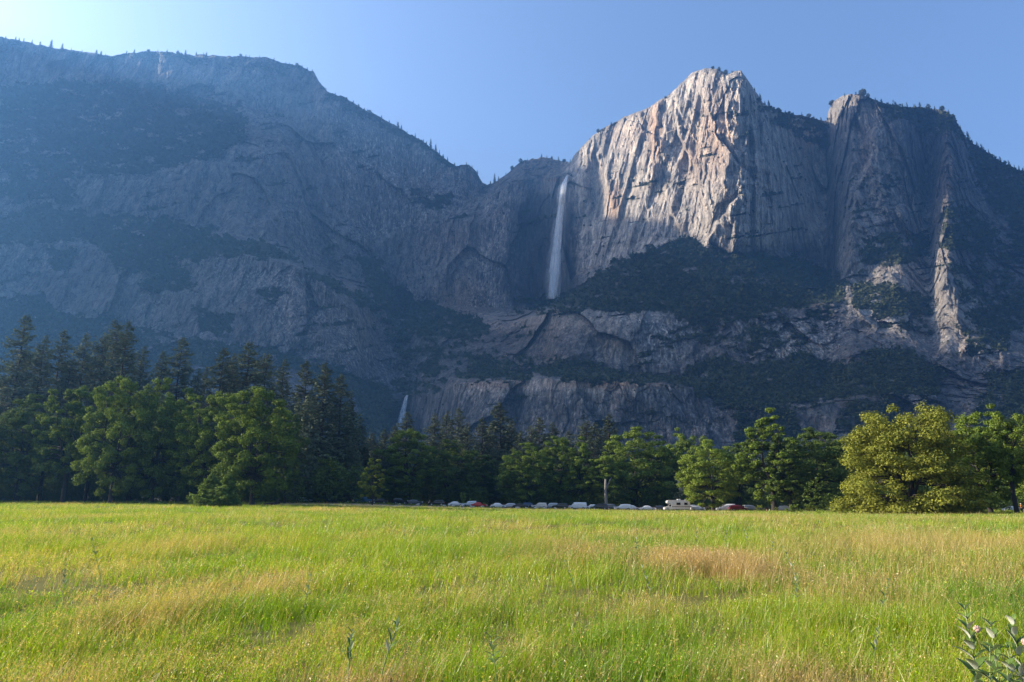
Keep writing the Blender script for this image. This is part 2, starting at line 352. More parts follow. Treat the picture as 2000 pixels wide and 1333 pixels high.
# where brush and woods grow (photo outlines of the wooded ledges)
VEG = [
 (.92, [(-40,170),(150,160),(300,165),(400,195),(470,205),(492,240),(478,285),(400,308),(340,330),(280,345),(230,332),(120,300),(60,250),(-40,240)]),
 (.75, [(-40,240),(60,250),(120,300),(230,335),(150,350),(60,330),(-40,330)]), (.85, [(20,330),(120,345),(160,385),(60,395),(0,385)]),
 (.95, [(-40,420),(80,408),(200,420),(330,425),(430,455),(560,488),(592,508),(480,500),(400,508),(340,502),(320,525),(250,535),(170,470),(60,475),(-40,470)]),
 (.85, [(300,520),(360,525),(385,560),(330,575),(280,560)]), (.8, [(110,480),(150,500),(130,540),(90,520)]),
 (.95, [(-40,580),(80,578),(112,600),(130,616),(230,618),(245,642),(330,652),(450,672),(540,682),(600,702),(622,724),(560,726),(480,750),(300,760),(-40,760)]),
 (.8, [(380,600),(450,610),(460,650),(400,650)]), (.8, [(520,560),(560,575),(540,600),(505,590)]),
 (.9, [(590,515),(640,540),(700,572),(742,602),(730,612),(680,585),(620,555)]),
 (.97, [(700,500),(735,500),(765,545),(800,572),(832,592),(900,612),(955,640),(945,655),(870,660),(790,655),(745,612),(722,570)]),
 (.6, [(760,640),(900,640),(960,650),(900,680),(880,720),(820,740),(780,700)]), (.75, [(880,690),(960,690),(1030,700),(1040,740),(900,745)]),
 (.97, [(1078,592),(1150,551),(1210,512),(1290,478),(1340,464),(1400,486),(1480,500),(1560,505),(1640,540),(1652,590),(1560,600),(1450,628),(1300,612),(1180,606),(1090,607)]),
 (.55, [(1300,600),(1650,590),(1640,640),(1560,660),(1480,700),(1400,680),(1330,650)]),
 (.98, [(1035,725),(1090,698),(1150,708),(1240,735),(1330,737),(1342,712),(1420,705),(1480,715),(1560,688),(1640,720),(1700,680),(1790,682),(1850,720),(1830,772),(1700,775),(1560,785),(1500,800),(1400,790),(1330,752),(1250,752),(1150,747),(1060,742)]),
 (.7, [(1430,800),(1540,790),(1560,850),(1440,860)]), (.7, [(1630,790),(1740,780),(1760,850),(1640,850)]), (.8, [(1560,720),(1640,700),(1650,760),(1570,770)]),
 (.88, [(1690,470),(1730,452),(1770,462),(1815,448),(1812,505),(1740,520),(1662,515)]), (.88, [(1662,558),(1740,552),(1832,590),(1780,612),(1680,602)]),
 (.82, [(1835,400),(1872,395),(1935,440),(1955,490),(1900,500),(1840,480)]), (.8, [(1890,600),(1960,560),(2100,540),(2100,640),(1960,650),(1900,640)]),
 (.7, [(1480,205),(1620,232),(1612,300),(1560,270),(1500,235)]), (.9, [(1700,195),(1860,220),(1880,270),(1800,250),(1720,225)]), (.85, [(1880,262),(2100,370),(2100,560),(2000,520),(1960,440),(1920,360)]),
 (.9, [(1930,730),(1990,720),(2100,700),(2100,860),(1900,860)]), (.7, [(1000,580),(1090,575),(1085,606),(1000,612)]),
 (.9, [(610,700),(760,760),(780,800),(760,870),(700,870),(600,860)]), (.6, [(780,690),(880,680),(870,760),(800,790),(770,760)]),
 (.7, [(620,135),(700,205),(800,258),(890,322),(880,335),(790,275),(690,222),(640,190)]), (.5, [(0,80),(300,104),(520,116),(610,142),(600,160),(500,135),(250,120),(0,110)]),
 (.5, [(790,360),(850,370),(900,390),(860,420),(800,400)]), (.55, [(1150,560),(1090,600),(1240,600)]),
 (.6, [(1880,420),(1990,480),(1990,560),(1920,560),(1900,500)]), (.6, [(1690,592),(1840,600),(1830,645),(1720,640)]), (.6, [(1850,505),(1965,520),(1960,590),(1880,600)]), (.8, [(1870,640),(1970,650),(1960,690),(1900,690)]), (.45, [(1700,330),(1740,340),(1735,420),(1705,410)]), (.5, [(1280,640),(1320,640),(1330,690),(1290,690)]),
]
def inpoly(x, y, poly):
    p = np.array(poly, float); r = np.zeros(x.shape, bool); j = len(p) - 1
    for i in range(len(p)):
        xi, yi = p[i]; xj, yj = p[j]
        if yi != yj:
            c = ((yi > y) != (yj > y)) & (x < (xj - xi) * (y - yi) / (yj - yi) + xi); r ^= c
        j = i
    return r
wx = PX + fbm(PX / 34, PY / 22, 12.5, 6, .66) * 38; wy = PY + fbm(PX / 30, PY / 20, 3.5, 6, .66) * 24
veg = np.zeros_like(PY)
sp = np.clip(.5 + .95 * fbm(PX / 30, PY / 12, 21.5, 6, .66), 0, 1)
for dens, poly in VEG:
    p = np.array(poly); m = (wx > p[:, 0].min()) & (wx < p[:, 0].max()) & (wy > p[:, 1].min()) & (wy < p[:, 1].max())
    idx = np.where(m); ins = inpoly(wx[idx], wy[idx], poly)
    dn = dens * .76; val = np.where(ins, sstep(1 - dn - .10, 1 - dn + .06, sp[idx]), 0)
    veg[idx] = np.maximum(veg[idx], val)
shelf = fbm(PX / 60, PY / 7 + PX / 40, 33.3, 4, .6); veg = np.maximum(veg, .9 * sstep(.34, .5, shelf) * (fbm(PX / 90, PY / 60, 50.1, 2) > -.02) * (PY > skyl[:, None] + 60))
below = sstep(0, 25, PY - np.interp(PX, pxs, pyk[:, 8]))
veg = np.maximum(veg, below * .9)
STAIN = [(1.0, [(1005,400),(1040,375),(1085,385),(1082,470),(1072,560),(1085,585),(1000,600),(975,560),(985,470)]), (.9, [(1108,350),(1120,400),(1128,470),(1126,560),(1100,580),(1092,470),(1104,400)]),
 (.7, [(1080,440),(1100,440),(1120,560),(1080,585)]), (.6, [(585,300),(640,420),(660,520),(640,540),(610,440)]), (.7, [(740,760),(800,770),(800,850),(735,850)]), (.5, [(1625,590),(1650,590),(1645,720),(1630,720)])]
stain = np.zeros_like(PY)
for dens, poly in STAIN:
    p = np.array(poly); m = (PX > p[:, 0].min() - 25) & (PX < p[:, 0].max() + 25); idx = np.where(m)
    s_ = sum(inpoly(PX[idx] + dx + .35 * (wx - PX)[idx], PY[idx] + dy + .35 * (wy - PY)[idx], poly).astype(float) for dx, dy in ((0, 0), (7, 0), (-7, 0), (0, 9), (0, -9), (5, 6), (-5, -6))) / 7
    stain[idx] = np.maximum(stain[idx], s_ * dens)
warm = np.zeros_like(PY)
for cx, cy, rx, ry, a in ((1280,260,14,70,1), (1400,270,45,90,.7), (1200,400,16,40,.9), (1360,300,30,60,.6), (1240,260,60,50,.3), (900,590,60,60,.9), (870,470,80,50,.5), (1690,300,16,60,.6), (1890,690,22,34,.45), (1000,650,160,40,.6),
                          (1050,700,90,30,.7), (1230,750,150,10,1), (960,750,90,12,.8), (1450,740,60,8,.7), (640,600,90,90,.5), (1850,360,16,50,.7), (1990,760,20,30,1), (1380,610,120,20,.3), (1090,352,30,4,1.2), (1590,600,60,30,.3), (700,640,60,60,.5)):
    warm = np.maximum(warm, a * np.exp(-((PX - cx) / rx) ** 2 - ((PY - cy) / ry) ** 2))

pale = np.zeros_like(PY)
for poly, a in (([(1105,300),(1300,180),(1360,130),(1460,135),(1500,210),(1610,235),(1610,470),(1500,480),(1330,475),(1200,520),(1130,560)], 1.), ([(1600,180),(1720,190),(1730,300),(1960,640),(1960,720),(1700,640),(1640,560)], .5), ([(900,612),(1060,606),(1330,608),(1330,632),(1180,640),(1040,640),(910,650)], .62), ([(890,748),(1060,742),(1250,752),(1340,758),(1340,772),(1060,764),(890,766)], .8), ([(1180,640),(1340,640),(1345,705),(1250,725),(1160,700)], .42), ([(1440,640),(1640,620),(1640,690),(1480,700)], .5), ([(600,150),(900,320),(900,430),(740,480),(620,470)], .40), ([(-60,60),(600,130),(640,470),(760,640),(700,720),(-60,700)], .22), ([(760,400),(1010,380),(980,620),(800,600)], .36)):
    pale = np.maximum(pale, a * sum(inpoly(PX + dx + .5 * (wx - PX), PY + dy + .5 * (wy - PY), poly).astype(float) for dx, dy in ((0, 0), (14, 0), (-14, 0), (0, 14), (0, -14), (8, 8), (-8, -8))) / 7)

streak = np.zeros_like(PY)
for poly in ([(1080,755),(1420,770),(1430,865),(1080,865)], [(1240,630),(1350,620),(1350,715),(1240,730)], [(880,740),(1080,750),(1080,865),(880,860)], [(640,200),(920,340),(900,430),(680,480)], [(450,510),(620,530),(760,700),(740,840),(520,660)], [(1440,620),(1660,600),(1650,720),(1440,700)], [(960,380),(1030,380),(1010,600),(900,610)]):
    streak = np.maximum(streak, sum(inpoly(PX + dx + .5 * (wx - PX), PY + dy + .5 * (wy - PY), poly).astype(float) for dx, dy in ((0, 0), (14, 0), (-14, 0), (0, 8), (0, -8))) / 5)

a_ = (PX - 1000) / FPX; b_ = (666.5 - PY) / FPX; dyy = CT - ST * b_
RX = a_ / dyy; RZ = (ST + CT * b_) / dyy
X0 = RX * Y0; Z0 = EYE + RZ * Y0
rock = 1 - .55 * veg
fine = np.where((PX > -45) & (PX < 2045), 1., .6)
# slabs sheared off along vertical joints: flat steps in depth, at several sizes
def steps(s1, s2, seed, k):
    n_ = vn(X0 / s1 + seed, Y0 / s1, Z0 / s2 + fbm(X0 / s1, Z0 / s2, seed, 2) * .4) * k
    fl = np.floor(n_); fr = n_ - fl
    return (fl + sstep(.36, .64, fr)) / k - .5
wpx_ = fbm(X0 / 40, Y0 / 40, Z0 / 60, 3); wpz_ = fbm(X0 / 50 + 9, Y0 / 50, Z0 / 50, 3)
XW, YW, ZW = X0 + wpx_ * 9 + Z0 * .06, Y0 + wpz_ * 9, Z0 + wpz_ * 16
rough = .30 + .75 * sstep(-.25, .45, fbm(X0 / 210, Y0 / 210, Z0 / 260 + 5, 3))
rough *= np.where(PX < 1000, .95, 1) * (1 + .85 * sstep(1600, 1680, PX) - .25 * sstep(1110, 1160, PX) * (1 - sstep(480, 540, PY)) * (1 - sstep(1480, 1560, PX)))
tower = sstep(1605, 1650, PX) * (1 - sstep(1880, 1960, PX)) * (1 - sstep(430, 520, PY))
sweep = X0 - .28 * Z0 * sstep(1080, 1180, PX) * (1 - sstep(1440, 1520, PX))          # the flutes of the pale face lean
disp = fbm(X0 / 260, Y0 / 260, Z0 / 420, 3) * 34
disp += ((ridged(sweep / 74, Y0 / 74, Z0 / 640, 2) - .6) * 26 + (ridged(sweep / 30 + 4, Y0 / 30, Z0 / 420, 2) - .6) * 11 + (ridged(sweep / 12 + 9, Y0 / 12, Z0 / 200, 2) - .6) * 4.5) * rock * (.55 + .6 * np.clip(1 - rough, 0, 1) + .9 * tower + .45 * sstep(1110, 1160, PX) * (1 - sstep(480, 540, PY)) * (1 - sstep(1480, 1560, PX)))
joint = np.zeros_like(PY)
for sx_, sz_, am_ in ((125, 360, 30), (46, 190, 11), (17, 60, 4.6), (8, 17, 2.3)):
    h_, e_ = facets(XW / sx_ + sx_, YW / sx_ + 3.7, ZW / sz_ + 1.3)
    k_ = rock * (rough if am_ < 25 else 1)
    disp += h_ * am_ * k_; jk = (1 - sstep(.0, .08, e_)) * rough * (.45 if am_ > 25 else 1); joint = np.maximum(joint, jk * np.clip(am_ / 30, 0, 1) * sstep(-.15, .3, fbm(X0 / 60, Y0 / 60, Z0 / 90 + am_, 2))); disp -= jk * am_ * .09 * rock
disp += fbm(X0 / 9, Y0 / 9, Z0 / 13, 3, .6) * 2.0 * rock * rough
gul = ridged(X0 / 120, Y0 / 120, Z0 / 60, 2)
disp += veg * fbm(X0 / 30, Y0 / 30, Z0 / 30, 3) * 9
smooth_lower = sstep(560, 640, PY) * (1 - sstep(-40, 60, np.abs(PX - 1000) - 2000))
rib *= (.62 + .5 * sstep(1110, 1150, PX) * (1 - sstep(1500, 1540, PX))) * (.55 + .45 * sstep(-.25, .25, fbm(PX / 12, PY / 26, 44.4, 3)))
Ym = Y0 - fine * (disp + rib)
edge = np.minimum(1, (PY - skyl[:, None]) / 6 + .3)
Ym = Y0 + (Ym - Y0) * edge
# Y must stay positive and in order near the foot
Ym = np.where(PY > 940, Y0, Ym)
VX = RX * Ym; VZ = EYE + RZ * Ym
# the tops carry on behind as rolling uplands
back = [(45, -3, 9), (140, -8, 22), (330, -20, 40), (640, -60, 60), (900, -400, 60)]
bx, by, bz = [], [], []
for d, dz, am in back:
    yy = Ym[:, 0] + d; sc_ = 1 + d / Ym[:, 0] * .6
    bx.append(VX[:, 0] * sc_); by.append(yy); rise_ = .62 * min(d, 420) * (1 - sstep(-30, 130, pxs)) * sstep(-420, -300, pxs)
    bz.append(np.maximum(VZ[:, 0] + dz + rise_ - np.abs(fbm(VX[:, 0] / 200, yy / 200, .3, 3)) * am, -8))
VX = np.concatenate([np.array(bx[::-1]).T, VX], 1); VY = np.concatenate([np.array(by[::-1]).T, Ym], 1); VZ = np.concatenate([np.array(bz[::-1]).T, VZ], 1)
nb = len(back); NRT = NR + nb
padv = lambda A, val: np.concatenate([np.full((ncol, nb), val), A], 1)
ii, jj = np.meshgrid(np.arange(ncol - 1), np.arange(NRT - 1), indexing='ij')
q_ = np.stack([ii * NRT + jj, ii * NRT + jj + 1, (ii + 1) * NRT + jj + 1, (ii + 1) * NRT + jj], -1).reshape(-1, 4)

m, n, l, p = mat('granite')
tc = n.new('ShaderNodeTexCoord'); O = tc.outputs['Object']
big = noise(n, l, O, .011, 5, .6, (1, 1, .45)); mid = noise(n, l, O, .06, 6, .65, (1, 1, .35)); strk = noise(n, l, O, .10, 5, .65, (1, 1, .05)); fin = noise(n, l, O, .45, 5, .7, (1, 1, .6)); pat = noise(n, l, O, .028, 4, .6)
r0 = ramp(n, [(.30, (.135, .13, .128)), (.48, (.25, .238, .225)), (.62, (.325, .305, .285)), (.8, (.42, .40, .375))]); l.new(mid, r0.inputs[0])
rb = ramp(n, [(.35, (.62, .62, .64)), (.65, (1.0, .99, .97))]); l.new(big, rb.inputs[0])
c = mixc(n, l, .85, r0.outputs[0], rb.outputs[0], 'MULTIPLY')
rs = ramp(n, [(.33, (.34, .36, .40)), (.45, (.86, .86, .87)), (.58, (1, 1, 1)), (.70, (1.4, 1.38, 1.36))]); l.new(strk, rs.inputs[0])
c = mixc(n, l, .85, c, rs.outputs[0], 'MULTIPLY')
rf = ramp(n, [(.3, (.62, .62, .62)), (.55, (1, 1, 1)), (.75, (1.2, 1.2, 1.2))]); l.new(fin, rf.inputs[0])
c = mixc(n, l, .8, c, rf.outputs[0], 'MULTIPLY')
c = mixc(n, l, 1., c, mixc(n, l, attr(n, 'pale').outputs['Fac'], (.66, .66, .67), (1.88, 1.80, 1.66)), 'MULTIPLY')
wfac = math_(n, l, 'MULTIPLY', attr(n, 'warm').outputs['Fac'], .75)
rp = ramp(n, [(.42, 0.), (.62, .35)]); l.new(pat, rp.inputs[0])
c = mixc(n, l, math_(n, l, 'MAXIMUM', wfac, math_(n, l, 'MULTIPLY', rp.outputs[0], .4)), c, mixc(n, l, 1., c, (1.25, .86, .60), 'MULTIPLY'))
c = mixc(n, l, math_(n, l, 'MULTIPLY', attr(n, 'stain').outputs['Fac'], .8), c, (.035, .038, .045))
c = mixc(n, l, math_(n, l, 'MULTIPLY', attr(n, 'joint').outputs['Fac'], .22), c, (.05, .048, .045))
stk2 = noise(n, l, O, .27, 4, .6, (1, 1, .035)); r2 = ramp(n, [(.36, (.38, .41, .46)), (.46, (.9, .9, .92)), (.55, (1.05, 1.05, 1.06)), (.64, (2.0, 2.02, 2.06))]); l.new(stk2, r2.inputs[0])
rm = ramp(n, [(.46, 0.), (.58, 1.)]); l.new(noise(n, l, O, .0075, 3, .5), rm.inputs[0]); c = mixc(n, l, math_(n, l, 'MAXIMUM', math_(n, l, 'MULTIPLY', rm.outputs[0], .6), attr(n, 'streak').outputs['Fac']), c, mixc(n, l, 1., c, r2.outputs[0], 'MULTIPLY'))
for sc_, sx_, dk in ((.035, (1, 1, .22), .5), (.09, (1, 1, .35), .55), (.05, (.5, .5, 1.3), .7)):
    rk = ramp(n, [(.470, 1.), (.494, dk), (.506, dk), (.530, 1.)]); l.new(noise(n, l, O, sc_, 4, .6, sx_), rk.inputs[0]); c = mixc(n, l, .8, c, rk.outputs[0], 'MULTIPLY')
soil = mixc(n, l, fin, (.022, .030, .014), (.060, .062, .032))
c = mixc(n, l, attr(n, 'veg').outputs['Fac'], c, soil)
l.new(c, p.inputs['Base Color']); p.inputs['Roughness'].default_value = .92; p.inputs['Specular IOR Level'].default_value = .2
bp = n.new('ShaderNodeBump'); bp.inputs['Strength'].default_value = .8; bp.inputs['Distance'].default_value = 5
l.new(math_(n, l, 'ADD', fin, math_(n, l, 'MULTIPLY', mid, .8)), bp.inputs['Height']); l.new(bp.outputs[0], p.inputs['Normal'])
M_ROCK = m
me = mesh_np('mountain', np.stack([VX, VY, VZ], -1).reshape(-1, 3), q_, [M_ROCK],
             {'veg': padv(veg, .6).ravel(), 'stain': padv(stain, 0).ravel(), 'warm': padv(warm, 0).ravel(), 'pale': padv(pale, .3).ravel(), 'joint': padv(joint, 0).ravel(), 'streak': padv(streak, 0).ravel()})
mountain = obj('mountain', me); tag(mountain, kind='structure')

COLI = np.arange(ncol)
def wall_at(px, py):
    """point of the mountain wall seen at photo pixel (px, py)"""
    i = int(np.clip(np.searchsorted(pxs, px), 0, ncol - 1)); s = skyl[i]
    j = int(np.clip(round((py - s) / (988 - s) * (NR - 1)), 0, NR - 1)); Y = Ym[i, j]
    return np.array(at(px, py, Y))

# brush and woods on the ledges: one mass of leaf clumps and small spires
rg = np.random.default_rng(11)
def scatter_mass():
    ok = (PX > -35) & (PX < 2035) & (PY < 930) & (PY > skyl[:, None] + 2)
    vis = np.zeros_like(ok); vis[:, :] = True
    wgt = (veg ** 1.5 + .013) * ok
    # world area that one cell covers across the view
    cs = (Ym / 1300.) ** 0
    pr = (wgt * cs).ravel(); pr /= pr.sum()
    N = 46000
    ids = rg.choice(pr.size, N, p=pr)
    pi = np.stack([VX[:, nb:].ravel()[ids], VY[:, nb:].ravel()[ids], VZ[:, nb:].ravel()[ids]], 1)
    vg = veg.ravel()[ids]
    s = rg.uniform(1.3, 4.6, N)  * np.where(vg < .3, .65, 1) * np.clip(pi[:, 1] / 1300, .4, 1.3)
    K = 8
    u = rg.normal(size=(N, K, 3)); u /= np.linalg.norm(u, axis=2)[..., None]
    c = pi[:, None, :] + u * s[:, None, None] * np.array([.75, .75, .6]) * rg.uniform(.4, 1, (N, K, 1)) + np.array([0, -.8, .35]) * s[:, None, None]
    nrm = u + rg.normal(size=u.shape) * .5; nrm /= np.linalg.norm(nrm, axis=2)[..., None]
    t1 = np.cross(nrm, rg.normal(size=u.shape)); t1 /= np.linalg.norm(t1, axis=2)[..., None] + 1e-6; t2 = np.cross(nrm, t1)
    h = (s[:, None, None] * rg.uniform(.35, .7, (N, K, 1)))
    v = np.stack([c - t1 * h - t2 * h * .6, c + t1 * h - t2 * h * .8, c + t1 * h * .7 + t2 * h, c - t1 * h * .8 + t2 * h * .7], 2).reshape(-1, 3)
    tint = np.repeat(np.clip(rg.normal(.45, .25, (N, 1)) + rg.normal(0, .15, (N, K)), 0, 1).ravel(), 4)
    q = np.arange(N * K * 4).reshape(-1, 4)
    # spires
    N2 = 4200; wt = (np.clip(veg - .5, 0, 1) * ok).ravel(); wt /= wt.sum(); ids = rg.choice(wt.size, N2, p=wt)
    pb = np.stack([VX[:, nb:].ravel()[ids], VY[:, nb:].ravel()[ids], VZ[:, nb:].ravel()[ids]], 1)
    H = rg.uniform(8, 20, N2); L = 14
    tt = np.linspace(.05, 1, L)[None, :].repeat(N2, 0) + rg.uniform(-.03, .03, (N2, L)); an = rg.uniform(0, 6.28, (N2, L))
    rad = H[:, None] * .20 * (1 - tt) ** .8 + .25
    base = pb[:, None, :] + np.stack([0 * tt, 0 * tt - 1, tt * H[:, None]], -1)
    d = np.stack([np.cos(an), np.sin(an), -.45 + 0 * an], -1); s_ = np.stack([-np.sin(an), np.cos(an), 0 * an], -1)
    e = base + d * rad[..., None] * 1.3; w = s_ * rad[..., None] * .7
    v2 = np.stack([base - w * .2 + np.array([0, 0, .6]), base + w * .2 + np.array([0, 0, .6]), e + w, e - w], 2).reshape(-1, 3)
    q2 = np.arange(N2 * L * 4).reshape(-1, 4) + len(v)
    tint2 = np.repeat(rg.uniform(0, .45, (N2, L)).ravel(), 4)
    me = mesh_np('mountainside_woods', np.concatenate([v, v2]), [np.concatenate([q, q2])], [M_BUSH], {'tint': np.concatenate([tint, tint2])})
    return tag(obj('mountainside_woods', me), kind='stuff')
scatter_mass()

# ------------------------------------------------------------------ valley floor
_rowx = np.array([-140, -64, -45, -17, -4, 20, 42, 70, 140.]); _rowz = np.array([1.3, .85, .55, -.50, -.95, -1.32, -1.75, -1.8, -1.9])
def terrain(x, y, fine=True):
    x = np.asarray(x, float); y = np.asarray(y, float)
    w = np.clip((y - 10) / 200, 0, 1); w = w * w * (1.6 - .6 * w)
    z = np.interp(x * 210 / np.maximum(y, 60) * .55 + x * .45, _rowx, _rowz) * w
    if fine: z = z + fbm(x / 9, y / 9, .5, 3) * .10 * np.clip((205 - y) / 60, 0, 1) + fbm(x / 34, y / 34, 2.5, 2) * .16 * np.clip((200 - y) / 60, .1, 1)
    return z
def tz(x, y): return float(terrain(np.array([x]), np.array([y]))[0])
def gsp(a, b, n, p): t = np.linspace(0, 1, n); return a + (b - a) * t ** p
gx = np.concatenate([-gsp(0, 3300, 210, 2.6)[::-1], gsp(0, 3300, 210, 2.6)[1:]]); gy = np.concatenate([-gsp(0, 130, 30, 1.6)[::-1], gsp(0, 2850, 330, 2.3)[1:]])
GX, GY = np.meshgrid(gx, gy, indexing='ij'); GZ = terrain(GX, GY) - np.where(GY > 420, 4.0, 0) * sstep(420, 520, GY)
ii, jj = np.meshgrid(np.arange(len(gx) - 1), np.arange(len(gy) - 1), indexing='ij'); ng = len(gy)
q_ = np.stack([ii * ng + jj, (ii + 1) * ng + jj, (ii + 1) * ng + jj + 1, ii * ng + jj + 1], -1).reshape(-1, 4)
m, n, l, p = mat('meadow_soil'); tc = n.new('ShaderNodeTexCoord'); O = tc.outputs['Object']
f1 = noise(n, l, O, .22, 5, .6); f2 = noise(n, l, O, 2.2, 6, .7)
c = mixc(n, l, f1, (.10, .115, .02), (.19, .165, .05)); c = mixc(n, l, .7, c, mixc(n, l, f2, (.25, .25, .25), (1.2, 1.2, 1.2)), 'MULTIPLY')
sx = n.new('ShaderNodeSeparateXYZ'); l.new(O, sx.inputs[0])
rr = ramp(n, [(.0, 0.), (1, 1.)]); mr = n.new('ShaderNodeMapRange'); mr.inputs['From Min'].default_value = 188; mr.inputs['From Max'].default_value = 204
l.new(math_(n, l, 'ADD', sx.outputs['Y'], math_(n, l, 'MULTIPLY', f1, 10.)), mr.inputs['Value'])
c = mixc(n, l, mr.outputs[0], c, mixc(n, l, f2, (.05, .038, .022), (.16, .115, .065)))
l.new(c, p.inputs['Base Color']); p.inputs['Roughness'].default_value = 1; p.inputs['Specular IOR Level'].default_value = .1
M_SOIL = m
ground = obj('ground', mesh_np('ground', np.stack([GX, GY, GZ], -1).reshape(-1, 3), q_, [M_SOIL], smooth=True)); tag(ground, kind='structure')
def strip(name, x0, x1, ya, yb, lift, m, nx=160, ny=10, wob=0):
    u, w = np.meshgrid(np.linspace(x0, x1, nx), np.linspace(0, 1, ny), indexing='ij')
    y0 = ya + (fbm(u / 12, 5.5, .5, 3) * wob); y1 = yb + (fbm(u / 12, 8.5, .5, 3) * wob)
    Y = y0 + (y1 - y0) * w; Z = terrain(u, Y) + lift
    i, j = np.meshgrid(np.arange(nx - 1), np.arange(ny - 1), indexing='ij')
    q = np.stack([i * ny + j, (i + 1) * ny + j, (i + 1) * ny + j + 1, i * ny + j + 1], -1).reshape(-1, 4)
    return tag(obj(name, mesh_np(name, np.stack([u, Y, Z], -1).reshape(-1, 3), q, [m], smooth=True)), kind='structure')
m, n, l, p = mat('asphalt'); tc = n.new('ShaderNodeTexCoord'); f1 = noise(n, l, tc.outputs['Object'], .5, 6, .7)
l.new(mixc(n, l, f1, (.045, .044, .043), (.085, .08, .075)), p.inputs['Base Color']); p.inputs['Roughness'].default_value = .9; M_ASPH = m
m, n, l, p = mat('dry_dirt'); tc = n.new('ShaderNodeTexCoord'); f1 = noise(n, l, tc.outputs['Object'], .6, 6, .7)
l.new(mixc(n, l, f1, (.22, .15, .085), (.40, .30, .18)), p.inputs['Base Color']); p.inputs['Roughness'].default_value = 1; M_DIRT = m
strip('road', -190, 190, 205.5, 219, .06, M_ASPH)
strip('path', -78, 118, 156, 204.5, .05, M_DIRT, nx=220, ny=30, wob=9)

# ------------------------------------------------------------------ meadow grass
def on_ground(px, py, zt=.35):
    """spot of the meadow seen at a photo pixel, taking the grass tops as zt high"""
    Y = 20.
    for _ in range(30):
        x, _, _ = at(px, py, Y); g = float(terrain(np.array([x]), np.array([Y]), False)[0]) + zt
        b = (666.5 - py) / FPX; sl = (ST + CT * b) / (CT - ST * b)
        Y = .5 * Y + .5 * np.clip((g - EYE) / sl if sl < -1e-4 else 200, 3, 200)
    return at(px, py, Y)[0], Y
DRYP = []      # dry patches of the meadow: x, y, rx, ry, strength, reddish
for px, py, rx, ry, st, rd in ((1390,1088,70,14,1.0,1.0),(1465,1098,26,9,1.,1.),(1290,1078,60,12,.5,.8),(1110,1060,90,14,.4,.6),(450,1125,90,20,.75,.35),(300,1165,90,26,.7,.2),(540,1105,60,14,.5,.2),(1560,1290,110,30,.9,.3),(730,1290,90,30,.9,.5),
                                (70,1310,70,25,.9,.4),(230,1120,60,20,.5,.3),(1880,1080,150,24,.45,.2),(1640,1130,120,16,.6,.3),(620,1200,120,20,.4,.2),(1000,1225,80,18,.35,.3),(640,992,90,3.5,.9,.5),(1400,1004,120,4,.7,.5),(1250,1150,120,16,.5,.2),(1100,1310,120,22,.5,.5),(1850,1010,150,5,.4,.2),(100,1070,120,16,.3,.2)):
    x, y = on_ground(px, py); x2, _ = on_ground(px + rx, py); _, y2 = on_ground(px, max(py - ry, 979)); DRYP.append((x, y, abs(x2 - x), max(abs(y2 - y), .25), st, rd))
def dryness(x, y):
    d = np.clip(fbm(x / 6, y / 9, 3.5, 4) * 1.5 + .06, 0, 1) * .78; r = np.zeros_like(d)
    for cx, cy, rx, ry, st, rd in DRYP:
        g = np.exp(-((x - cx) / rx) ** 2 - ((y - cy) / ry) ** 2) * st; d = np.maximum(d, g); r = np.maximum(r, g * rd)
    return d, r
GREENS = np.array([(.225,.320,.006),(.295,.375,.006),(.165,.285,.010),(.345,.395,.008),(.245,.300,.018)])
DRYS = np.array([(.46,.34,.11),(.54,.42,.19),(.42,.31,.07),(.38,.30,.11)])
gr = np.random.default_rng(5)
GV, GQ, GC, gcount = [], [], [], 0
def blades(bx, by, bz, L, w, lean, az, col, segs=2, tipw=.15):
    """tapering blades rooted at (bx, by, bz), bending over towards az"""
    global gcount
    n = len(bx); rows = []
    face = gr.uniform(0, np.pi, n); wx_, wy_ = np.cos(face), np.sin(face)
    for k in range(segs + 1):
        t = k / segs; h = L * t * (1 - .25 * lean * t); out = L * lean * t ** 1.8
        ww = w * (1 - (1 - tipw) * t ** 1.3) * .5
        cx = bx + np.cos(az) * out; cy = by + np.sin(az) * out; cz = bz + h
        rows.append(np.stack([np.stack([cx - wx_ * ww, cy - wy_ * ww, cz], -1), np.stack([cx + wx_ * ww, cy + wy_ * ww, cz], -1)], 1))
    v = np.stack(rows, 1).reshape(n, -1, 3)                  # n, (segs+1)*2, 3
    m = (segs + 1) * 2; base = (np.arange(n) * m + gcount)[:, None]
    for k in range(segs): GQ.append(base + np.array([2 * k, 2 * k + 1, 2 * k + 3, 2 * k + 2]))
    GV.append(v.reshape(-1, 3)); GC.append(np.repeat(col, m, 0)); gcount += n * m
def flecks(c, size, col):
    """small leaves and seed husks at points c"""
    global gcount
    n = len(c); a = gr.normal(size=(n, 3)); a /= np.linalg.norm(a, axis=1)[:, None]; b = np.cross(a, gr.normal(size=(n, 3))); b /= np.linalg.norm(b, axis=1)[:, None] + 1e-6
    a *= size[:, None]; b *= size[:, None] * .45
    v = np.stack([c - a, c - b, c + a, c + b], 1).reshape(-1, 3)
    GQ.append((np.arange(n) * 4 + gcount)[:, None] + np.arange(4)); GV.append(v); GC.append(np.repeat(col, 4, 0)); gcount += n * 4
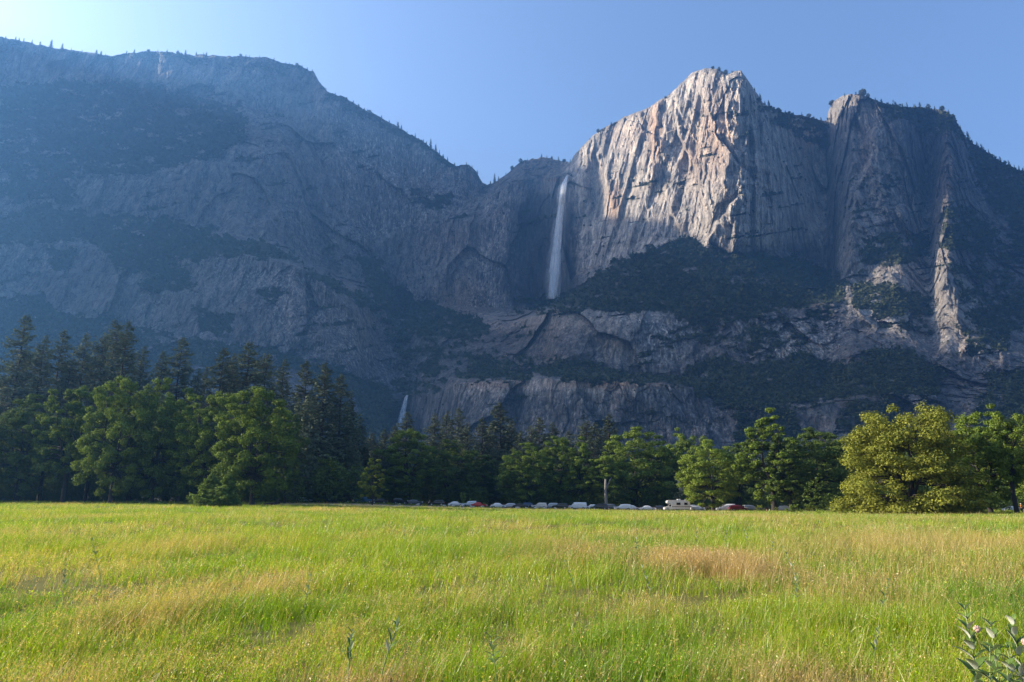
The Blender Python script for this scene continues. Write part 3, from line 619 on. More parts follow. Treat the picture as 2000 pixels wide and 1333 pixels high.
def zone(y0, y1, dens, nb, sc, wsc, segs, margin=1.12):
    area = (y1 ** 2 - y0 ** 2) * .78 * margin; N = int(area * dens)
    Y = np.sqrt(gr.uniform(y0 ** 2, y1 ** 2, N)); X = gr.uniform(-1, 1, N) * Y * .78 * margin
    keep = gr.random(N) < .22 + .78 * sstep(-.18, .22, fbm(X / (1.1 * sc), Y / (1.1 * sc), 6.5, 3)); X, Y = X[keep], Y[keep]; N = len(X)
    edge_ = sstep(150, 172, Y + fbm(X / 15, Y / 15, 4.4, 2) * 8) * (X > -100); keep = gr.random(N) > .88 * edge_; X, Y, edge_ = X[keep], Y[keep], edge_[keep]; N = len(X)
    lump = fbm(X / 2.6, Y / 2.6, 9.5, 3); broad = fbm(X / 14, Y / 14, 1.5, 3)
    d, r = dryness(X, Y); d = np.maximum(d, .75 * edge_); r = np.maximum(r, .3 * edge_); hgt = np.clip(.31 + .25 * lump + .13 * broad, .09, .66) * np.where(gr.random(N) < .1, 1.3, 1) * np.clip(.62 + Y / 28, .62, 1.15) * np.clip((201 - Y) / 25, .10, 1)
    tx = np.repeat(X, nb); ty = np.repeat(Y, nb); dd = np.repeat(d, nb); rd = np.repeat(r, nb); hh = np.repeat(hgt, nb); n = len(tx)
    bx = tx + gr.normal(0, .10 * sc, n); by = ty + gr.normal(0, .10 * sc, n); bz = terrain(tx, ty) - .02
    tone = np.repeat(gr.integers(0, 5, N), nb); tone = np.where(gr.random(n) < .35, gr.integers(0, 5, n), tone)
    lushn = np.repeat(np.clip(.45 + 1.3 * fbm(X / 4.5, Y / 6, 17.5, 4), 0, 1), nb)
    g = GREENS[tone] * (1 - lushn[:, None] * np.array([.50, .26, .1])); dc = DRYS[gr.integers(0, 4, n)]; dc = dc * (1 - rd[:, None] * np.array([.02, .24, .05]))
    isdry = gr.random(n) < np.clip(dd * 1.05 + .05, 0, .92)
    col = np.where(isdry[:, None], dc, g) * gr.uniform(.7, 1.2, (n, 1))
    L = hh * gr.uniform(.55, 1.25, n) * np.where(isdry, 1.12, 1); w = gr.uniform(.005, .0105, n) * wsc * np.where(isdry, .6, 1)
    az = np.where(gr.random(n) < .55, gr.normal(.15, .7, n), gr.uniform(0, 6.28, n))
    blades(bx, by, bz, L, w, gr.uniform(.08, .75, n), az, col, segs)
    return tx, ty, bz, hh, dd, rd, n
z1 = zone(4.0, 13, 62, 20, 1.0, 1.0, 2)
z2 = zone(13, 34, 22, 15, 1.25, 1.5, 2)
z3 = zone(34, 90, 5.2, 12, 2.0, 3.0, 1)
z4 = zone(90, 203, 1.9, 11, 3.2, 5.5, 1)
# leafy weeds low in the near grass, and seed heads above it
for (tx, ty, bz, hh, dd, rd, n), frac, sc in ((z1, .95, 1.), (z2, .5, 1.6), (z3, .28, 3.2)):
    k = gr.random(n) < frac; m_ = int(k.sum())
    c = np.stack([tx[k] + gr.normal(0, .13, m_), ty[k] + gr.normal(0, .13, m_), bz[k] + hh[k] * gr.uniform(.15, .95, m_)], -1)
    wcol = np.where((gr.random(m_) < .25 + .6 * dd[k])[:, None], DRYS[gr.integers(0, 4, m_)] * (1 - rd[k][:, None] * np.array([.02, .24, .05])), GREENS[gr.integers(0, 5, m_)] * np.array([.85, 1.0, 1.4])) * gr.uniform(.7, 1.35, (m_, 1))
    flecks(c, gr.uniform(.006, .019, m_) * sc, wcol)
for (tx, ty, bz, hh, dd, rd, n), frac, wsc in ((z1, .05, 1.), (z2, .05, 1.6), (z3, .03, 4.), (z4, .02, 7.)):
    k = np.where(gr.random(n) < frac * (.4 + 2.2 * dd))[0]; m_ = len(k)
    x = tx[k] + gr.normal(0, .1, m_); y = ty[k] + gr.normal(0, .1, m_); L = hh[k] * gr.uniform(1.2, 1.9, m_); ln = gr.uniform(.05, .7, m_); az = np.where(gr.random(m_) < .6, gr.normal(.2, .6, m_), gr.uniform(0, 6.28, m_))
    col = DRYS[gr.integers(0, 4, m_)] * gr.uniform(.75, 1.15, (m_, 1)) * (1 - rd[k][:, None] * np.array([.05, .28, .05]))
    blades(x, y, bz[k], L, np.full(m_, .0032) * wsc, ln, az, col, 2, .6)
    if wsc < 3:
        for q in range(7):
            t = gr.uniform(.72, 1.0, m_); h = L * t * (1 - .25 * ln * t); o = L * ln * t ** 1.8
            flecks(np.stack([x + np.cos(az) * o, y + np.sin(az) * o, bz[k] + h], -1) + gr.normal(0, .009, (m_, 3)), gr.uniform(.005, .012, m_) * wsc, col * 1.1)
# long dry culms standing out of the grass on the right-hand side
m_ = 420; Yc = gr.uniform(5.5, 26, m_); Xc = Yc * gr.uniform(.02, .85, m_)
blades(Xc, Yc, terrain(Xc, Yc), gr.uniform(.7, 1.25, m_), np.full(m_, .0045) * np.clip(Yc / 9, .8, 2), gr.uniform(.2, .9, m_), np.where(gr.random(m_) < .7, math.pi + gr.normal(0, .35, m_), gr.uniform(0, 6.28, m_)), DRYS[gr.integers(0, 4, m_)] * gr.uniform(.5, 1.2, (m_, 1)), 4, .5)

# reddish seed-head haze over the mounds on the right
for px, py, rx, ry, m_, hh_ in ((1380,1088,62,10,2300,.55), (1445,1096,40,7,900,.6), (1300,1080,70,10,900,.5), (1110,1062,100,10,900,.45), (720,1300,95,26,620,.34), (470,1128,110,14,1000,.42), (1560,1285,130,26,800,.36), (260,1165,90,16,700,.4), (1700,1120,130,14,700,.42), (110,1290,130,30,700,.34)):
    cx, cy = on_ground(px, py); x2, _ = on_ground(px + rx, py); _, y2 = on_ground(px, py - ry)
    x = cx + gr.normal(0, .85, m_) * abs(x2 - cx); y = cy + gr.normal(0, .85, m_) * max(abs(y2 - cy), .5); kp = gr.random(m_) < .12 + .88 * sstep(-.22, .25, fbm(x / 1.1, y / 1.4, 31.5, 3)); x, y = x[kp], y[kp]; m_ = len(x); L = hh_ * gr.uniform(.7, 1.3, m_); ln = gr.uniform(.05, .6, m_); az = np.where(gr.random(m_) < .6, gr.normal(.3, .6, m_), gr.uniform(0, 6.28, m_)); sc = np.clip(cy / 9, .6, 2.2)
    col = np.array([.42, .265, .145]) * gr.uniform(.7, 1.25, (m_, 1)) if px in (1390, 1465, 1290, 720) else np.array([.46, .33, .14]) * gr.uniform(.7, 1.2, (m_, 1))
    bz = terrain(x, y); blades(x, y, bz, L, np.full(m_, .0032) * sc, ln, az, col * .9, 2, .6)
    for q in range(4):
        t = gr.uniform(.62, 1.0, m_); h = L * t * (1 - .25 * ln * t); o = L * ln * t ** 1.8
        flecks(np.stack([x + np.cos(az) * o, y + np.sin(az) * o, bz + h], -1) + gr.normal(0, .018 * sc, (m_, 3)), gr.uniform(.006, .012, m_) * sc, col)
m, n, l, p = mat('grass_blades'); n.remove(p)
c = attr(n, 'gcol').outputs['Color']
d = n.new('ShaderNodeBsdfDiffuse'); t = n.new('ShaderNodeBsdfTranslucent'); g = n.new('ShaderNodeBsdfGlossy'); g.inputs['Roughness'].default_value = .38
l.new(c, d.inputs[0]); l.new(mixc(n, l, 1., c, (1.25, 1.25, .7), 'MULTIPLY'), t.inputs[0])
a = n.new('ShaderNodeMixShader'); a.inputs[0].default_value = .45; l.new(d.outputs[0], a.inputs[1]); l.new(t.outputs[0], a.inputs[2])
b = n.new('ShaderNodeMixShader'); b.inputs[0].default_value = .03; l.new(a.outputs[0], b.inputs[1]); l.new(g.outputs[0], b.inputs[2]); l.new(b.outputs[0], n['Material Output'].inputs[0])
grass = obj('grass', mesh_np('grass', np.concatenate(GV), [np.concatenate(GQ)], [m], {'gcol': np.concatenate(GC)})); tag(grass, kind='stuff')
print('grass faces', len(grass.data.polygons))

# ------------------------------------------------------------------ trees
def quads_at(c, nrm, size, rng, asp=.7):
    n = len(c); nrm = nrm / (np.linalg.norm(nrm, axis=1)[:, None] + 1e-6)
    a = np.cross(nrm, rng.normal(size=(n, 3))); a /= np.linalg.norm(a, axis=1)[:, None] + 1e-6; b = np.cross(nrm, a)
    a = a * size[:, None]; b = b * (size * asp)[:, None]
    v = np.stack([c - a, c - b * 1.1, c + a, c + b * .9], 1).reshape(-1, 3)
    return v, np.arange(n * 4).reshape(-1, 4)
def limb_path(rng, p0, p1, n=6, wob=.08, sag=0):
    t = np.linspace(0, 1, n)[:, None]; L = np.linalg.norm(p1 - p0)
    return p0 + (p1 - p0) * t + np.cumsum(rng.normal(0, wob * L / n, (n, 3)), 0) * np.sin(t * math.pi) + np.array([0, 0, 1]) * (sag * L * np.sin(t * math.pi))
def oak_data(seed, h=20., w=15., fork=.24, low=.14, nl=60, lpc=340, leaf=.17, shape='round', flat=.62, trunk_r=.45, lean=0., cmin=.055, crs=(.045, .10)):
    """branching trunk + crown of leaf clumps carried by the limbs"""
    rng = np.random.default_rng(seed); tb = MB()
    cz = h * (low + 1) / 2; rz = h * (1 - low) / 2; rxy = w / 2
    fk = np.array([lean * h * fork, rng.normal(0, .1), h * fork])
    tb.tube([(-.0, 0, -.5), (0, 0, .15), fk * np.array([.5, .5, .5]) + rng.normal(0, .08, 3), fk], [trunk_r * 1.7, trunk_r * 1.15, trunk_r * .95, trunk_r * .85], 10)
    # clump centres fill the crown's outer volume
    C = []; tries = 0
    while len(C) < nl and tries < 9000:
        tries += 1; u = rng.normal(size=3); u /= np.linalg.norm(u); r = rng.uniform(.12, 1) ** .4
        r *= 1 + .30 * float(fbm(u[0] * 1.6 + seed * 3.1, u[1] * 1.6, u[2] * 1.6 + seed, 2)); zz = u[2] * r
        k = 1.0
        if shape == 'round': k = 1 - .22 * max(0, zz) ** 2
        elif shape == 'tall': k = 1 - .45 * max(0, zz)
        elif shape == 'dome': k = 1.0 if zz > -.2 else 1.05
        c = np.array([u[0] * r * rxy * k + lean * (cz + zz * rz), u[1] * r * rxy * k, cz + zz * rz])
        if shape == 'dome': c[2] = h * .06 + (zz + 1) / 2 * h * .94; kk = math.sqrt(max(0.02, 1 - max(0, (c[2] / h - .25) / .78) ** 2.2)); c[0] = u[0] * r * rxy * kk / max(.35, math.hypot(u[0], u[1])); c[1] = u[1] * r * rxy * kk / max(.35, math.hypot(u[0], u[1]))
        if all(np.linalg.norm((c - q) / np.array([1, 1, .8])) > w * cmin for q in C): C.append(c)
    if shape == 'dome':
        for k in range(84):
            a = k * 6.28 / 84 + rng.normal(0, .08); rr_ = rxy * rng.uniform(.42, 1.02); C.append(np.array([math.cos(a) * rr_, math.sin(a) * rr_, h * rng.uniform(.03, .17)]))
    C = np.array(C)
    # limbs: main ones from the fork, then a branch to every clump from the nearest limb point
    nm = rng.integers(4, 6); tips = C[np.argsort(-C[:, 2])[rng.integers(0, max(2, len(C) // 3), nm)]] * 1.0
    an = rng.uniform(0, 6.28) + np.arange(nm) * 6.28 / nm
    nodes = []
    for k in range(nm):
        tip = np.array([math.cos(an[k]) * rxy * .45 + lean * h * .7, math.sin(an[k]) * rxy * .45, h * rng.uniform(.6, .82)])
        P = limb_path(rng, fk * rng.uniform(.8, 1), tip, 7, .16); rr = np.linspace(trunk_r * .6, trunk_r * .12, 7); tb.tube(P, rr, 7)
        nodes += [(P[i], rr[i]) for i in range(2, 7)]
    nodes.append((fk, trunk_r * .7)); NP = np.array([q[0] for q in nodes])
    for c in C:
        d = np.linalg.norm(NP - c, axis=1) + np.maximum(0, NP[:, 2] - c[2]) * .8; i = int(np.argmin(d)); r0 = min(nodes[i][1] * .55, .05 + d[i] * .022)
        tb.tube(limb_path(rng, NP[i], c, 5, .14, .05), np.linspace(r0, .03, 5), 5, False)
    V, Q, T, n = [], [], [], 0
    for c in C:
        cr = w * rng.uniform(*crs); m = int(lpc * rng.uniform(.7, 1.25) * (cr / (w * .09)) ** 2)
        u = rng.normal(size=(m, 3)); u /= np.linalg.norm(u, axis=1)[:, None]; r = rng.uniform(0, 1, m) ** .45 * (1 + .35 * fbm(u[:, 0] * 1.8 + c[0], u[:, 1] * 1.8 + c[1], u[:, 2] * 1.8, 2))
        pz = u * r[:, None] * cr * np.array([1, 1, flat * rng.uniform(.65, 1.35)]); 
        if shape == 'dome': pz[:, 2] -= .32 * np.hypot(pz[:, 0], pz[:, 1]) ** 1.2 * .5
        nrm = u * .8 + np.array([0, 0, .7]) + rng.normal(0, .5, (m, 3))
        v, q = quads_at(c + pz, nrm, rng.uniform(.65, 1.3, m) * leaf, rng); V.append(v); Q.append(q + n); n += len(v)
        T.append(np.repeat(np.clip(rng.normal(.42 + rng.normal(0, .12), .13, m), 0, 1), 4))
    return tb, np.concatenate(V), np.concatenate(Q), np.concatenate(T)
def pine_data(seed, h=45., w=10., bare=.12, dens=1.0, spray=.46, rag=.3, point=.62, trunk_r=.5):
    """straight trunk, whorls of drooping branches ending in needle sprays"""
    rng = np.random.default_rng(seed); tb = MB()
    zt = np.linspace(0, 1, 9); off = np.cumsum(rng.normal(0, .06, (9, 2)), 0)
    tb.tube(np.stack([off[:, 0], off[:, 1], zt * h - .5 * (zt == 0)], 1), trunk_r * (1 - zt * .96) * np.where(zt == 0, 1.35, 1), 8)
    V, Q, T, n = [], [], [], 0
    z = h * bare; k = 0
    lop = rng.normal(0, .25, 40)
    while z < h * .995:
        t = (z / h - bare) / (1 - bare); nb = rng.integers(4, 7); env = w / 2 * ((1 - t) ** point * (.6 + .4 * min(1, t * 5 + .3)) + .012)
        for j in range(nb):
            L = env * rng.uniform(1 - rag, 1 + rag * .6); a = rng.uniform(0, 6.28) + j * 6.28 / nb
            L *= 1 + .25 * math.sin(a + lop[int(t * 39)] * 6)
            if L < .25: L = .25
            el = .45 * t + rng.normal(-.12, .12); e0 = np.array([0, 0, z]); d = np.array([math.cos(a) * math.cos(el), math.sin(a) * math.cos(el), math.sin(el)])
            if L > 1.2: tb.tube([e0, e0 + d * L * .5 + np.array([0, 0, -.02 * L]), e0 + d * L * .9 + np.array([0, 0, .02 * L])], [.05 + .012 * L, .04, .02], 4, False)
            m = max(4, int(L * 9 * dens)); tt = rng.uniform(.22, 1.04, m) ** .8; side = rng.normal(0, .16, m) * L * (1.1 - tt * .6); up = rng.normal(0, .22, m) + .03 * L * tt ** 2
            sdv = np.array([-math.sin(a), math.cos(a), 0])
            c = e0 + d * (tt * L)[:, None] + sdv * side[:, None] + np.array([0, 0, 1]) * (up - .10 * L * np.sin(tt * math.pi))[:, None]
            nrm = np.array([0, 0, 1.]) + d * .3 + rng.normal(0, .55, (m, 3)); v, q = quads_at(c, nrm, rng.uniform(.6, 1.25, m) * spray * (.55 + .45 * (1 - t)), rng, .5)
            V.append(v); Q.append(q + n); n += len(v); T.append(np.repeat(np.clip(.25 + .45 * tt + rng.normal(0, .15, m), 0, 1), 4))
        z += h * rng.uniform(.013, .021) * (1.15 - .5 * t); k += 1
    return tb, np.concatenate(V), np.concatenate(Q), np.concatenate(T)
def proto(name, data, mt, mc):
    tb, v, q, t = data
    return (tb.mesh(name + '_trunk', [mt], True), mesh_np(name + '_crown', v, [q], [mc], {'tint': t}), data)
OAKS = [proto('oak', oak_data(1, 20, 15, .26, .10, 175), M_BARK, M_OAK), proto('oak', oak_data(2, 20, 13, .30, .15, 150), M_BARK, M_OAK), proto('oak', oak_data(3, 20, 16, .22, .04, 190), M_BARK, M_OAK),
        proto('oak', oak_data(4, 20, 11, .30, .08, 140, shape='tall'), M_BARK, M_OAK), proto('oak', oak_data(5, 20, 14, .36, .26, 130), M_BARK, M_OAK)]
PINES = [proto('pine', pine_data(21, 45, 13, .10, 1.0), M_BARKP, M_PINE), proto('pine', pine_data(22, 45, 11.5, .14, 1.0, rag=.4), M_BARKP, M_PINE), proto('pine', pine_data(23, 45, 14.5, .16, 1.0, rag=.45, point=.5), M_BARKP, M_PINE), proto('pine', pine_data(24, 45, 9.5, .06, 1.1, rag=.3), M_BARKP, M_PINE)]
DOME = proto('dome', oak_data(31, 17, 20, .10, .0, 240, lpc=360, leaf=.17, shape='dome', flat=.6, trunk_r=.5, cmin=.055, crs=(.05, .10)), M_BARK, M_OLIVE)
LIMEP = proto('lime', oak_data(32, 11, 6.2, .12, .02, 60, lpc=170, leaf=.17, shape='tall', flat=.8, trunk_r=.16), M_BARK, M_LIME)
YPINE = [proto('young_pine', pine_data(33, 8.5, 6.4, .05, 4.2, .26, .35, .72, .13), M_BARKP, M_PINEG), proto('young_pine', pine_data(34, 8.5, 5.6, .04, 4.4, .26, .4, .72, .12), M_BARKP, M_PINEG)]
BUSHP = [proto('bush', oak_data(35, 3.2, 4.2, .12, .0, 34, lpc=120, leaf=.10, shape='round', flat=.9, trunk_r=.05), M_BARK, M_OAK), proto('bush', oak_data(36, 3.2, 3.0, .12, .0, 26, lpc=120, leaf=.10, shape='tall', flat=.9, trunk_r=.04), M_BARK, M_LIME)]
DEF = {'oak': (OAKS, 20.), 'pine': (PINES, 45.), 'dome': ([DOME], 17.), 'lime': ([LIMEP], 11.), 'young': (YPINE, 8.5), 'bush': (BUSHP, 3.2)}
WID = {'oak': (15, 13, 16, 11, 14), 'pine': (8.0, 7.3, 9.0, 6.1), 'dome': (20,), 'lime': (6.2,), 'young': (6.4, 5.6), 'bush': (4.2, 3.0)}
def tree(kind, var, px, top, base, Y, label, name, cat='tree', group=None, wpx=None, mat_=None, mt=None, rz=None, zoff=0):
    """plant a tree so that it stands on the ground at distance Y; top row gives its height, wpx its width"""
    P, H = DEF[kind]; tr, cr, _ = P[var % len(P)]
    x = at(px, base, Y)[0]; z = tz(x, Y) + zoff
    h = at(px, top, Y)[2] - z; sz = h / H; sxy = sz if wpx is None else wpx / FPX * Y / .95 / WID[kind][var % len(P)]
    o = empty(name, (x, Y, z), rz if rz is not None else (px * 12.9898) % 6.28, (sxy, sxy, sz)); tag(o, label, cat, group)
    for nm, me_, ov in (('trunk', tr, mt), ('crown', cr, mat_)):
        c = obj(nm, me_, o)
        if ov is not None: c.material_slots[0].link = 'OBJECT'; c.material_slots[0].material = ov
    return o
GO = 'broadleaf trees along the far edge of the meadow'; GP = 'tall conifers behind the broadleaf trees'
# --- the left wood
for kind, var, px, top, wpx, Y, lab, mo in [
 ('oak',2,30,775,140,168,'dark shaded oak, leftmost of the trees at the meadow edge',M_OAK_SHADE), ('oak',1,122,748,128,160,'oak with a rounded sunlit top, second from the left at the meadow edge',None),
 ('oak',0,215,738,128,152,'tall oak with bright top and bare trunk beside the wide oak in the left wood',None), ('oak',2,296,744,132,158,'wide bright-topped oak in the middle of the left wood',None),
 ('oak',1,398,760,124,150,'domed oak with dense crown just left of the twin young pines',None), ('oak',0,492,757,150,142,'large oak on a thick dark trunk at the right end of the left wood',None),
 ('oak',4,75,800,110,175,'shaded oak with a high crown between the two leftmost oaks',M_OAK_SHADE), ('oak',3,345,790,80,172,'narrow shaded oak squeezed behind the wide bright-topped oak',M_OAK_SHADE),
 ('oak',4,250,800,110,180,'shaded oak whose trunk shows between bright oaks of the left wood',M_OAK_SHADE), ('oak',3,455,790,90,175,'narrow shaded oak behind the oak with the thick dark trunk',M_OAK_SHADE), ('oak',4,165,815,100,178,'shaded oak with thin stem deep in the left wood',M_OAK_SHADE),
 ('oak',1,555,800,60,180,'slim dark oak at the shaded right corner of the left wood',M_OAK_SHADE)]:
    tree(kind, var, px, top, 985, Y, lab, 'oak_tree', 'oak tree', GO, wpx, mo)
for i, (px, top, wpx, var, lab) in enumerate([
 (-8,615,80,0,'conifer cut by the left edge, tallest at that end'), (40,655,70,1,'ragged conifer second from the left end'), (76,645,70,0,'broad pointed conifer third from the left end'), (124,650,62,1,'slim conifer left of the tallest dark pair'),
 (160,655,76,2,'shaggy brown-tinged conifer leaning on the tallest dark pair'), (183,628,82,2,'left one of the tallest dark pair of conifers'), (207,628,70,0,'right one of the tallest dark pair of conifers'), (245,676,60,1,'thin conifer just right of the tallest dark pair'),
 (285,686,58,0,'short pointed conifer left of the tall cone-shaped one'), (323,660,78,0,'tall cone-shaped conifer standing alone above the wide bright oak'), (362,720,48,1,'small conifer low in the gap between two tall ones'), (378,716,44,3,'narrow low conifer beside the triple-topped clump'),
 (410,680,76,0,'left conifer of the triple-topped clump'), (432,690,56,1,'thin middle conifer of the triple-topped clump'), (460,668,92,0,'tallest and broadest conifer of the triple-topped clump'), (497,692,74,2,'shaggy grey-green conifer right of the triple-topped clump'), (536,702,60,1,'conifer with a spiky leader above the thick-trunked oak'),
 (580,704,66,0,'first of three tall conifers beyond the left wood'), (618,708,70,3,'middle one of three tall conifers beyond the left wood'), (653,731,66,0,'third of three tall conifers beyond the left wood'), (675,776,40,3,'narrow conifer in the shadow of the three tall ones'), (697,815,46,3,'lowest conifer at the foot of the lower fall'),
 (15,690,70,2,'dark conifer low behind the leftmost oak'), (100,700,70,2,'dark conifer low between the slim and broad ones')]):
    tree('pine', var, px, top, 980, 205 + (i * 7) % 40, lab, 'conifer_tree', 'conifer', GP, wpx)
# --- middle wood behind the parked cars
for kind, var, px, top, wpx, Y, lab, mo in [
 ('oak',1,796,834,108,232,'spreading oak with a clear stem right of the lower fall',None), ('oak',2,872,862,118,240,'broad dark oak above the dark parked cars',M_OAK_SHADE), ('oak',0,928,880,92,246,'low dark oak behind the red saloon car',M_OAK_SHADE),
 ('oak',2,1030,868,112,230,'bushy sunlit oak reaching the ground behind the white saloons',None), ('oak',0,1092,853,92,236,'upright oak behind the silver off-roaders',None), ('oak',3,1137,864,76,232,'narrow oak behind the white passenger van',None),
 ('oak',1,1183,888,70,228,'oak with a pale bare trunk behind the long black off-roader',None), ('oak',0,1243,836,134,238,'tallest oak behind the white people carrier',None), ('oak',3,1296,872,76,246,'dim oak behind the motorhome',M_OAK_SHADE),
 ('oak',4,1343,838,86,250,'high-crowned oak rising behind the motorhome',None), ('oak',2,1393,862,124,190,'bushy oak whose low branches hang beside the motorhome',None), ('oak',0,1446,868,84,226,'oak over the red people carrier',M_OAK_SHADE),
 ('oak',3,1512,814,112,178,'tall oak with a domed head right of the red people carrier',None), ('oak',0,1592,838,136,186,'wide dark oak with leaning stems left of the big olive tree',M_OAK_SHADE), ('oak',4,1650,850,96,200,'high dark oak just left of the big olive tree',M_OAK_SHADE),
 ('oak',1,1545,860,84,176,'oak with a dark double trunk beside the wide dark oak',M_OAK_SHADE),
 ('oak',1,1900,832,86,150,'oak in the shadow of the big olive tree',M_OAK_SHADE), ('oak',0,1934,806,130,118,'slender-limbed oak right of the big olive tree',None), ('oak',4,1985,792,120,112,'oak on a dark trunk at the right edge',None), ('oak',2,2060,800,150,130,'oak at the far right, mostly out of the picture',None)]:
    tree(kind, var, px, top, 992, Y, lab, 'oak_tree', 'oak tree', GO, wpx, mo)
for i, (px, top, wpx, var, lab) in enumerate([
 (765,838,34,3,'thin conifer just left of the spreading oak'), (790,812,46,0,'conifer rising behind the spreading oak'), (845,814,40,1,'conifer left of the paired slim ones'), (871,809,38,3,'left one of the paired slim conifers'), (893,804,42,0,'right one of the paired slim conifers'), (912,832,36,1,'low conifer beside the paired slim ones'), (940,822,38,3,'pale green narrow conifer left of the broad one'),
 (957,838,34,1,'short conifer touching the broad one'), (975,794,60,0,'broadest and tallest conifer of the middle row'), (1000,826,40,1,'ragged conifer right of the broad one'), (1018,848,36,3,'low conifer above the bushy sunlit oak'), (1037,838,38,1,'dim conifer left of the grey-green pair'), (1055,822,44,0,'left one of the grey-green pair of conifers'), (1080,832,40,1,'right one of the grey-green pair of conifers'),
 (1112,850,40,0,'low conifer between two oaks of the middle row'), (1150,830,46,2,'left one of two shaggy conifers'), (1168,832,44,0,'right one of two shaggy conifers'), (1195,815,46,3,'slim conifer beside the pale bare trunk'), (870,868,30,3,'bright green young conifer low in the middle row'), (905,872,30,3,'second bright green young conifer low in the middle row'), (722,852,36,1,'dark conifer above the yellow-green tree'), (745,845,34,3,'dark narrow conifer between the yellow-green tree and the oak')]):
    tree('pine', var, px, top - 7, 985, 262 + (i * 9) % 45, lab, 'conifer_tree', 'conifer', GP, wpx * 1.25, M_PINEG if 'bright green' in lab else None)
tree('dome', 0, 1782, 797, 1010, 110, 'big olive-green tree with branches sweeping down to the grass', 'spreading_tree', 'tree', None, 232)
tree('lime', 0, 727, 896, 980, 178, 'small yellow-green tree standing alone in front of the dark wood', 'young_tree', 'tree', None, 56)
tree('young', 0, 408, 927, 989, 128, 'left one of the twin young pines in the meadow', 'young_pine', 'pine', 'twin young pines', 62)
tree('young', 1, 442, 926, 989, 127, 'right one of the twin young pines in the meadow', 'young_pine', 'pine', 'twin young pines', 54)
# a pale dead-looking trunk
def snag():
    x, Y, _ = at(1184, 990, 222); z = tz(x, Y); mb = MB(); mb.tube([(0, 0, -.4), (.05, 0, 2), (-.1, 0, 6), (.1, .1, 9.5)], [.62, .5, .42, .34], 9); mb.tube([(-.1, 0, 6), (.9, 0, 8), (2.0, .2, 10)], [.3, .2, .1], 6)
    o = obj('tree_trunk', mb.mesh('tree_trunk', [M_SNAG], True)); o.location = (x, Y, z); tag(o, 'pale bare trunk standing behind the parked black off-roader', 'tree trunk')
snag()
for px, top, base, Y, wpx, var, lab in ((1486,984,1003,150,20,1,'small bushy shrub left of the traffic cones'), (1552,985,1008,130,32,0,'rounded green shrub by the dirt patch under the oaks'), (1517,989,1000,160,9,1,'little yellow-green shrub between two dark trunks'), (905,962,988,222,24,0,'pale shrub behind the white saloon'), (500,975,985,160,30,0,'low shrub at the foot of the thick dark trunk'), (365,978,986,158,26,0,'low shrub left of the twin young pines'),
                                     (1580,990,1004,150,22,1,'yellow-green shrub at the edge of the dirt patch'), (1640,985,1006,140,40,0,'olive shrub touching the big olive tree'), (1925,985,1008,128,36,1,'bright shrub under the slender-limbed oak')):
    tree('bush', var, px, top, base, Y, lab, 'shrub', 'shrub', 'shrubs along the meadow edge', wpx)

